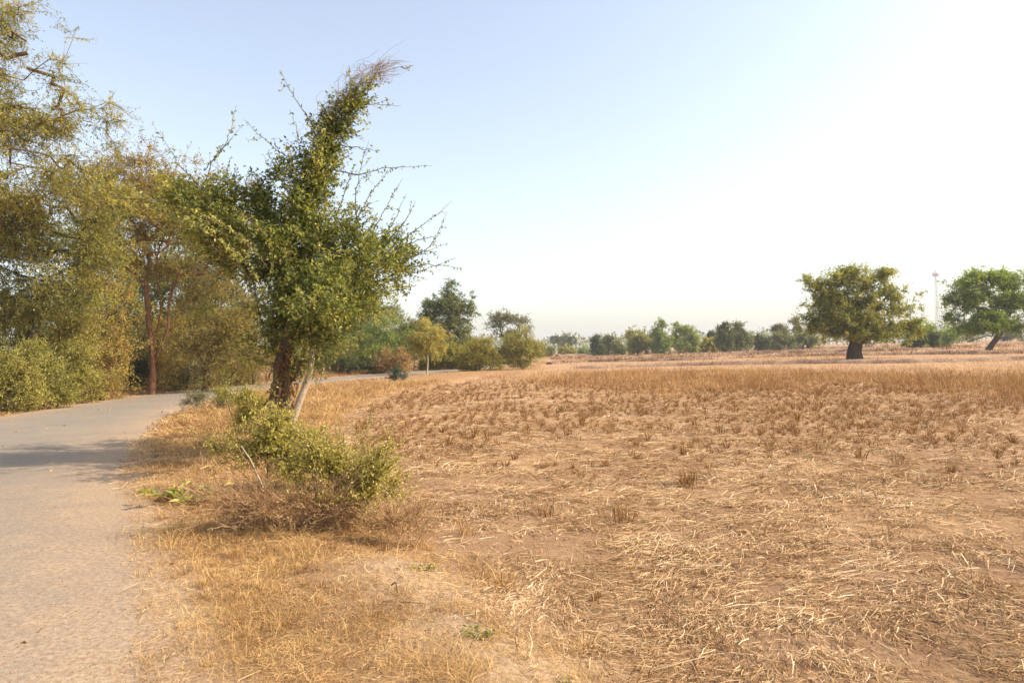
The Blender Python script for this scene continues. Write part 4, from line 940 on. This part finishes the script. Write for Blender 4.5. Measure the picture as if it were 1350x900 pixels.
def flat_straw(mb, X, Y, ln, wd, rs, tone, lift=.02, dirn=None):
    n = len(X); z = ground_z(X, Y) + np.abs(rs.normal(0, lift, n)) + .004
    a = rs.uniform(0, PI, n) if dirn is None else dirn
    el = rs.normal(0, .13, n); D = np.stack([np.cos(a), np.sin(a), el], -1); S = np.stack([-np.sin(a), np.cos(a), rs.normal(0, .5, n)], -1); S = norm(S)
    C = np.stack([X, Y, z], -1); L_ = (ln * .5)[:, None]; w_ = (wd * .5)[:, None]
    bend = rs.normal(0, .16, n)[:, None] * L_ * S
    bend[:, 2] = np.abs(bend[:, 2])
    A = C - D * L_; B = C + D * L_; K = C + bend
    V = np.stack([A - S * w_, A + S * w_, K - S * w_, K + S * w_, B - S * w_ * .4, B + S * w_ * .4], 1).reshape(-1, 3)
    b = np.arange(n)[:, None, None] * 6; F = (b + np.array([[0, 1, 3, 2], [2, 3, 5, 4]])[None]).reshape(-1, 4)
    mb.add(V, F, np.repeat(tone, 6))

def field_mask(X, Y): return sm(-.35, .8, X - xb(Y) + 1.1 * (fbm(X * 1.1, Y * 1.1, 71) - .5))
def straw_litter():
    rs = np.random.RandomState(31); mb = MB()
    X, Y, r = sample(rs, 540000, 2.2, 40, -30, 66, 1.6)
    dn = fbm(X * .8, Y * .8, 72) ; dn2 = fbm(X * 2.8, Y * 2.8, 73)
    k = (field_mask(X, Y) > rs.uniform(.15, 1, len(X))) & (road_d(X, Y) > 4.2)
    k &= rs.uniform(0, 1, len(X)) < np.clip((dn - .30) * 2.2 + (dn2 - .45) * 2.6, .12, 1)
    X, Y, r = X[k], Y[k], r[k]; n = len(X)
    dirn = 2.6 * PI * fbm(X * .55, Y * .55, 74, 2) + rs.normal(0, .75, n)
    flat = rs.uniform(0, 1, n) < .85
    ln = rs.gamma(4, .030, n) * np.where(rs.uniform(0, 1, n) < .06, 1.6, .85) * np.clip(r / 6, .75, 1.8); wd = rs.uniform(.0022, .0065, n) * np.clip((r / 4.5) ** .6, 1, 4) 
    tone = np.clip(.2 + .6 * (fbm(X * 1.7, Y * 1.7, 75) - .1) + rs.normal(0, .22, n), 0, 1)
    flat_straw(mb, X[flat], Y[flat], ln[flat], wd[flat], rs, tone[flat], .018, dirn[flat])
    q = ~flat; blades(mb, X[q], Y[q], rs.uniform(.03, .11, q.sum()), wd[q], rs.uniform(.2, 1.8, q.sum()), rs, np.clip(tone[q] - .25, 0, 1))
    o = mb.build('straw_litter', M['straw']); tag(o, 'pale flattened straw strewn over the harvested field', 'straw', kind='stuff')
straw_litter()

def verge_grass():
    rs = np.random.RandomState(32); mb = MB()
    X, Y, r = sample(rs, 760000, 2.0, 42, -46, 24, 1.6)
    rd = road_d(X, Y); fmk = field_mask(X, Y)
    clump = fbm(X * 2.2, Y * 2.2, 81); c2 = fbm(X * .6, Y * .6, 82); dm = dist_poly(X, Y, moundA)
    k = (fmk < rs.uniform(.1, .9, len(X))) & (rd + .5 * (clump - .5) + .3 * (fbm(X * 6, Y * 6, 85) - .5) > 2.72 + .75 * rs.uniform(0, 1, len(X)))
    k &= rs.uniform(0, 1, len(X)) < np.clip(.5 + (clump - .38) * 3.0 + (c2 - .45) * 1.2, .15, 1)
    k &= rs.uniform(0, 1, len(X)) > .9 * np.exp(-(dm / .62) ** 2) * (fbm(X * 2.6, Y * 2.6, 84) > .36)
    X, Y, r, clump, c2 = X[k], Y[k], r[k], clump[k], c2[k]; n = len(X)
    h = rs.gamma(4, .0115, n) * (.35 + 1.8 * clump ** 1.5) * np.clip(r / 9, .9, 2.4) * (.8 + .5 * (road_d(X, Y) > 4)); wd = rs.uniform(.0014, .0034, n) * np.clip((r / 4) ** .85, 1, 6)
    lean = rs.gamma(2.2, .75, n)
    tone = np.clip(.05 + 1.0 * (fbm(X * 1.9, Y * 1.9, 83) - .1) + rs.normal(0, .25, n), 0, .93)
    tone = np.where((rs.uniform(0, 1, n) < .02), rs.uniform(.95, 1, n), tone)
    blades(mb, X, Y, h, wd, lean, rs, tone)
    # tussocks standing out of the mat
    X, Y, r = sample(rs, 5200, 2.6, 26, -44, 14, 1.3); rd = road_d(X, Y); k = (field_mask(X, Y) < .75) & (rd > 3.1) & (dist_poly(X, Y, moundA) > .5) & (fbm(X * .9, Y * .9, 86) > rs.uniform(.3, .75, len(X))); X, Y, r = X[k], Y[k], r[k]
    for x, y, q in zip(X, Y, r):
        nb = rs.randint(22, 60); a = rs.uniform(0, 6.28, nb); rr_ = rs.gamma(2, .014, nb) * rs.uniform(.7, 1.7); h0 = rs.gamma(6, .012) * (1.25 if q > 5 else 1)
        t0 = rs.uniform(.05, .8); blades(mb, x + np.cos(a) * rr_, y + np.sin(a) * rr_, h0 * rs.uniform(.4, 1.2, nb), .002 * np.clip((q / 4) ** .85, 1, 5) * rs.uniform(.7, 1.4, nb), rs.gamma(2, .35, nb), rs, np.clip(t0 + rs.normal(0, .15, nb), 0, .93), az=a + rs.normal(0, .5, nb))
    # loose dry stems lying across the verge
    X, Y, r = sample(rs, 60000, 2.0, 25, -48, 20, 1.4); k = (field_mask(X, Y) < .6) & (road_d(X, Y) > rs.uniform(2.7, 3.6, len(X))); X, Y, r = X[k], Y[k], r[k]; n = len(X)
    flat_straw(mb, X, Y, rs.gamma(3, .022, n) * np.clip(r / 6, .8, 2), rs.uniform(.0015, .004, n) * np.clip(r / 4, 1, 4), rs, np.clip(rs.normal(.65, .2, n), 0, .95), .012)
    o = mb.build('verge_grass', M['verge']); tag(o, 'short golden dry grass on the roadside verge', 'grass', kind='stuff')
verge_grass()

def tall_grass():
    rs = np.random.RandomState(33); mb = MB()
    X, Y, r = sample(rs, 230000, 16, 62, -12, 46, 1.0)
    # only the uncut band right of centre, thinning to the left and to the front
    th = np.degrees(np.arctan2(X, Y)); front = np.interp(th, [-12, -4, 2, 10, 22, 36, 46], [45, 38, 31, 25, 22, 19, 19]); back = np.interp(th, [-12, 0, 10, 30, 46], [52, 60, 58, 48, 42])
    nz = fbm(X * .22, Y * .22, 91); nz2 = fbm(X * .9, Y * .9, 92)
    dens = sm(0, 1, (r - front) / 9 + 1.6 * (nz - .5)) * (1 - sm(back - 16, back, r)) * np.interp(th, [-12, -2, 6, 14], [.1, .25, .6, 1.])
    k = (rs.uniform(0, 1, len(X)) < dens * np.clip(.2 + (nz2 - .42) * 5 + (nz - .45) * 2.5, .04, 1)) & (X > xb(Y) + 1)
    X, Y, r, nz, nz2 = X[k], Y[k], r[k], nz[k], nz2[k]; n = len(X)
    blades(mb, X, Y, rs.gamma(6, .045, n) * (.15 + 1.9 * nz2 ** 1.3), rs.uniform(.005, .013, n) * np.clip(r / 24, .8, 2), rs.gamma(2, .28, n), rs, np.clip(.9 * (fbm(X * .5, Y * .5, 93) - .0) + rs.normal(0, .2, n), 0, 1), bend=.5)
    o = mb.build('tall_dry_grass', M['tall']); tag(o, 'band of uncut tall dry grass across the middle of the field', 'grass', kind='stuff')
    # thin dry grass over the rest of the field and along the bunds
    mb = MB(); X, Y, r = sample(rs, 130000, 30, 260, -16, 50, .8)
    k = (X > xb(Y) + 1.5) & (rs.uniform(0, 1, len(X)) < np.clip((fbm(X * .12, Y * .12, 94) - .3) * 2.5, .05, 1)); X, Y, r = X[k], Y[k], r[k]; n = len(X)
    blades(mb, X, Y, rs.gamma(4, .03, n) * np.clip(r / 60, 1, 2), rs.uniform(.01, .03, n) * np.clip(r / 50, 1, 5), rs.gamma(2, .3, n), rs, np.clip(rs.normal(.6, .2, n), 0, 1))
    bm_ = MB()
    for c, hh in BUNDS:
        m = int(len(c) * 60); i = rs.randint(0, len(c), m); rr_ = np.hypot(c[i, 0], c[i, 1]); x = c[i, 0] + rs.normal(0, .6, m); y = c[i, 1] + rs.normal(0, .6, m)
        kk = fbm(x * .25, y * .25, 96) > rs.uniform(.25, .75, m); x, y, i, rr_ = x[kk], y[kk], i[kk], rr_[kk]; m = len(x)
        z = ground_z(x, y) + hh[i] * .6 * np.exp(-((x - c[i, 0]) ** 2 + (y - c[i, 1]) ** 2) / .8)
        blades(bm_, x, y, rs.gamma(4, .05, m) * np.clip(rr_ / 70, 1, 1.8), rs.uniform(.01, .03, m) * np.clip(rr_ / 50, 1, 4), rs.gamma(2, .35, m), rs, np.clip(rs.normal(.2, .2, m), 0, 1), z=z)
    o = bm_.build('bund_grass', M['stub']); tag(o, 'darker reddish grass growing along the low field bunds', 'grass', kind='stuff')
    o = mb.build('far_field_grass', M['tall']); tag(o, 'sparse dry grass on the far fields and their bunds', 'grass', kind='stuff')
tall_grass()

def tuft_mesh(rs, nb=34, h=.17, sp=.05, lean=.8, wd=.006, tn=(.1, .9)):
    mb = MB(); a = rs.uniform(0, 6.28, nb); rr_ = rs.gamma(2, sp * .4, nb)
    X = np.cos(a) * rr_; Y = np.sin(a) * rr_
    blades(mb, X, Y, h * rs.uniform(.35, 1.15, nb), wd * rs.uniform(.6, 1.3, nb), rs.gamma(2, lean * .45, nb), rs, rs.uniform(*tn, nb), z=np.zeros(nb), bend=.35, az=a + rs.normal(0, .5, nb))
    return mb
def stubble():
    rs = np.random.RandomState(34); protos = [tuft_mesh(np.random.RandomState(200 + k), 20 + 3 * k, .10 + .018 * (k % 4), .03, .65, .0075) for k in range(7)]
    mes = [p.mesh('stubble_tuft') for p in protos]
    for m in mes: m.materials.append(M['stub'])
    pts = []
    rowd = .27                      # hills of cut rice planted in rough rows
    for i in range(-75, 150):
        for j in range(0, 150):
            u = i * rowd; v = 3 + j * .28; ca, sa = math.cos(.35), math.sin(.35)
            x = u + rs.normal(0, .055); y = v + u * sa * .25 + rs.normal(0, .055); pts.append((x, y))
    pts = np.array(pts); X, Y = pts.T; r = np.hypot(X, Y); th = np.degrees(np.arctan2(X, Y))
    dn = fbm(X * .3, Y * .3, 101); p = sm(7.5, 12, r + 6 * (dn - .5)) * np.clip(.28 + 2.8 * (dn - .34) + 1.6 * (fbm(X * 1.1, Y * 1.1, 102) - .45), .03, 1) * (1 - .6 * sm(24, 34, r)) + .03
    k = (X > xb(Y) + .9) & (th < 47) & (r < 42) & (Y > 3.4) & (rs.uniform(0, 1, len(X)) < p)
    X, Y, r = X[k], Y[k], r[k]; o_ = np.argsort(r + np.where(np.abs(X / Y) > .77, 100, 0)); X, Y, r = X[o_], Y[o_], r[o_]
    Z = ground_z(X, Y); sc = rs.gamma(9, .1, len(X)) ; rz = rs.uniform(0, 6.28, len(X)); pk = rs.randint(0, 7, len(X))
    for i in range(min(290, len(X))):
        o = bpy.data.objects.new('stubble_tuft', mes[pk[i]]); COL.objects.link(o); o.location = (X[i], Y[i], Z[i]); o.rotation_euler = (0, 0, rz[i]); o.scale = (sc[i], sc[i], sc[i] * rs.uniform(.7, 1.2))
        tag(o, 'brown cut rice stubble tuft standing in straw in the field', 'stubble', 'rice stubble tufts')
    mb = MB()
    PV = [(np.concatenate(p.v), np.concatenate(p.t), p.f) for p in protos]
    for i in range(290, len(X)):
        v, t, f = PV[pk[i]]; c, s_ = math.cos(rz[i]), math.sin(rz[i]); s2 = sc[i] * 1.1
        vv = np.stack([v[:, 0] * c - v[:, 1] * s_, v[:, 0] * s_ + v[:, 1] * c, v[:, 2]], -1) * s2 + np.array([X[i], Y[i], Z[i]])
        b = mb.n; mb.v.append(vv.astype(np.float32)); mb.t.append(t); mb.n += len(vv)
        for ff in f: mb.f.append(ff + b)
    o = mb.build('rice_stubble', M['stub']); tag(o, 'many small tufts of cut rice stubble farther out in the field', 'stubble', kind='stuff')
    print('stubble', len(X))
stubble()

def roadside_weeds():
    rs = np.random.RandomState(36); mb = MB(); n = 90000
    i = rs.randint(0, len(ctr) - 1, n); t = norm(ctr[i + 1] - ctr[i]); nn = np.stack([-t[:, 1], t[:, 0]], -1); off = 3.2 + rs.gamma(2, 1.1, n)
    p = ctr[i] + (ctr[i + 1] - ctr[i]) * rs.uniform(0, 1, (n, 1)) + nn * off[:, None]; X, Y = p.T; k = (Y > 12) & (Y < 110) & (fbm(X * .5, Y * .5, 111) > rs.uniform(.2, .7, n)); X, Y, off = X[k], Y[k], off[k]; n = len(X)
    blades(mb, X, Y, rs.gamma(5, .035, n) * np.clip((off - 2.6) / 1.5, .4, 2.2), rs.uniform(.006, .016, n), rs.gamma(2, .4, n), rs, np.clip(rs.normal(.45, .28, n), 0, 1))
    o = mb.build('roadside_weeds', M['tall']); tag(o, 'dry brown weeds and grass along the foot of the roadside wood', 'weeds', kind='stuff')
roadside_weeds()

def weed_tufts():
    for k, (px, py, h, lab, mat, lean, nb) in enumerate([
        (908, 636, .34, 'rust brown upright grass tuft, tallest in the near straw of the field', 'stub', .45, 90),
        (822, 684, .30, 'loose orange brown grass tuft lower left of the rust brown one', 'stub', .5, 70),
        (720, 676, .22, 'small brown grass tuft in the straw left of the orange brown tuft', 'stub', .6, 60),
        (660, 775, .16, 'round orange dry grass tuft beside the bare earth ridge', 'verge', 1.1, 160),
        (1250, 636, .2, 'dark brown grass tuft near the right edge of the field', 'stub', .6, 60),
        (1295, 770, .13, 'small splayed orange tuft in the straw near the right edge', 'stub', 1.0, 50),
        (1075, 596, .3, 'brown grass tuft in the stubble below the thick trunked tree', 'stub', .5, 70),
        (618, 700, .2, 'thin pale brown tuft at the field edge right of the sprawling shrub', 'tall', .6, 60),
        (545, 720, .16, 'low brown tuft near the top of the bare earth ridge', 'tall', .9, 80),
        (1183, 610, .26, 'small rusty tuft right of the brown tuft in the stubble', 'stub', .5, 50),
        (770, 855, .09, 'low greenish brown grass patch near the bottom centre', 'verge', 1.2, 140)]):
        rs = np.random.RandomState(300 + k); b = G(px, py, -.1); mb = tuft_mesh(rs, nb, h, .07 + h * .12, lean, .005, (.05, .8))
        me = mb.mesh('grass_tuft'); me.materials.append(M[mat]); o = bpy.data.objects.new('grass_tuft', me); COL.objects.link(o); o.location = (b[0], b[1], float(ground_z(b[0], b[1]))); tag(o, lab, 'grass tuft')
weed_tufts()

def litter():
    rs = np.random.RandomState(35); mb = MB()
    X, Y, r = sample(rs, 60000, 2.5, 60, -48, 10, 1.2); rd = road_d(X, Y)
    far = (X < xb(Y)) & (rd > 2.7)
    side = far & (rs.uniform(0, 1, len(X)) < np.where((rd < 5) & (Y > 15), .8, .03)); onroad = (rd < 2.7) & (rs.uniform(0, 1, len(X)) < .006)
    k = side | onroad; X, Y, r = X[k], Y[k], r[k]; n = len(X); rd = rd[k]
    C = np.stack([X, Y, np.where(rd < 2.7, .03, ground_z(X, Y) + .015)], -1); D = rs.normal(0, 1, (n, 3)); D[:, 2] *= .15
    leaves(mb, C, D, rs.uniform(.02, .045, n) * np.clip(r / 8, 1, 3), .6, rs.uniform(0, 1, n), rs)
    o = mb.build('leaf_litter', M['litter']); tag(o, 'orange brown fallen leaves scattered along both road edges', 'leaves', kind='stuff')
    # pebbles and grit at the road edge
    mb = MB(); X, Y, r = sample(rs, 16000, 2.2, 12, -48, 5, 1.3); rd = road_d(X, Y); k = (np.abs(rd - 2.6) < rs.uniform(0, .8, len(X))); X, Y, rd = X[k], Y[k], rd[k]; n = len(X)
    C = np.stack([X, Y, np.maximum(ground_z(X, Y), .022 - .0028 * rd ** 2)], -1); s_ = rs.uniform(.002, .006, n)[:, None, None]
    oc = np.array([[1, 0, 0], [0, 1, 0], [-1, 0, 0], [0, -1, 0], [0, 0, .8]]); V = C[:, None] + oc[None] * s_ * rs.uniform(.6, 1.4, (n, 5, 3))
    F = (np.arange(n)[:, None, None] * 5 + np.array([[0, 1, 4], [1, 2, 4], [2, 3, 4], [3, 0, 4]])[None]).reshape(-1, 3); mb.add(V.reshape(-1, 3), F, np.repeat(rs.uniform(0, .7, n), 5))
    o = mb.build('grit', M['litter']); tag(o, 'loose grit and small pebbles along the dusty road edge', 'grit', kind='stuff')
litter()

# ------------------------------------------------------------------ haze
def haze():
    m, N, L = newmat('haze'); pv = N.new('ShaderNodeVolumePrincipled'); pv.inputs['Density'].default_value = .00036; pv.inputs['Color'].default_value = (.93, .95, 1, 1); pv.inputs['Anisotropy'].default_value = .0
    o = N.new('ShaderNodeOutputMaterial'); L.new(pv.outputs[0], o.inputs['Volume'])
    mb = MB(); R_ = 2050; z0, z1 = -2.0, 52.
    V = [(x, y, z) for z in (z0, z1) for y in (-R_, R_) for x in (-R_, R_)]
    mb.add(V, [[0, 2, 3, 1], [4, 5, 7, 6], [0, 1, 5, 4], [2, 6, 7, 3], [0, 4, 6, 2], [1, 3, 7, 5]])
    ob = mb.build('haze', m); tag(ob, 'thin warm dust haze over the fields', 'haze', kind='stuff')
HAZE = True
if HAZE: haze()
SC.cycles.volume_bounces = 0
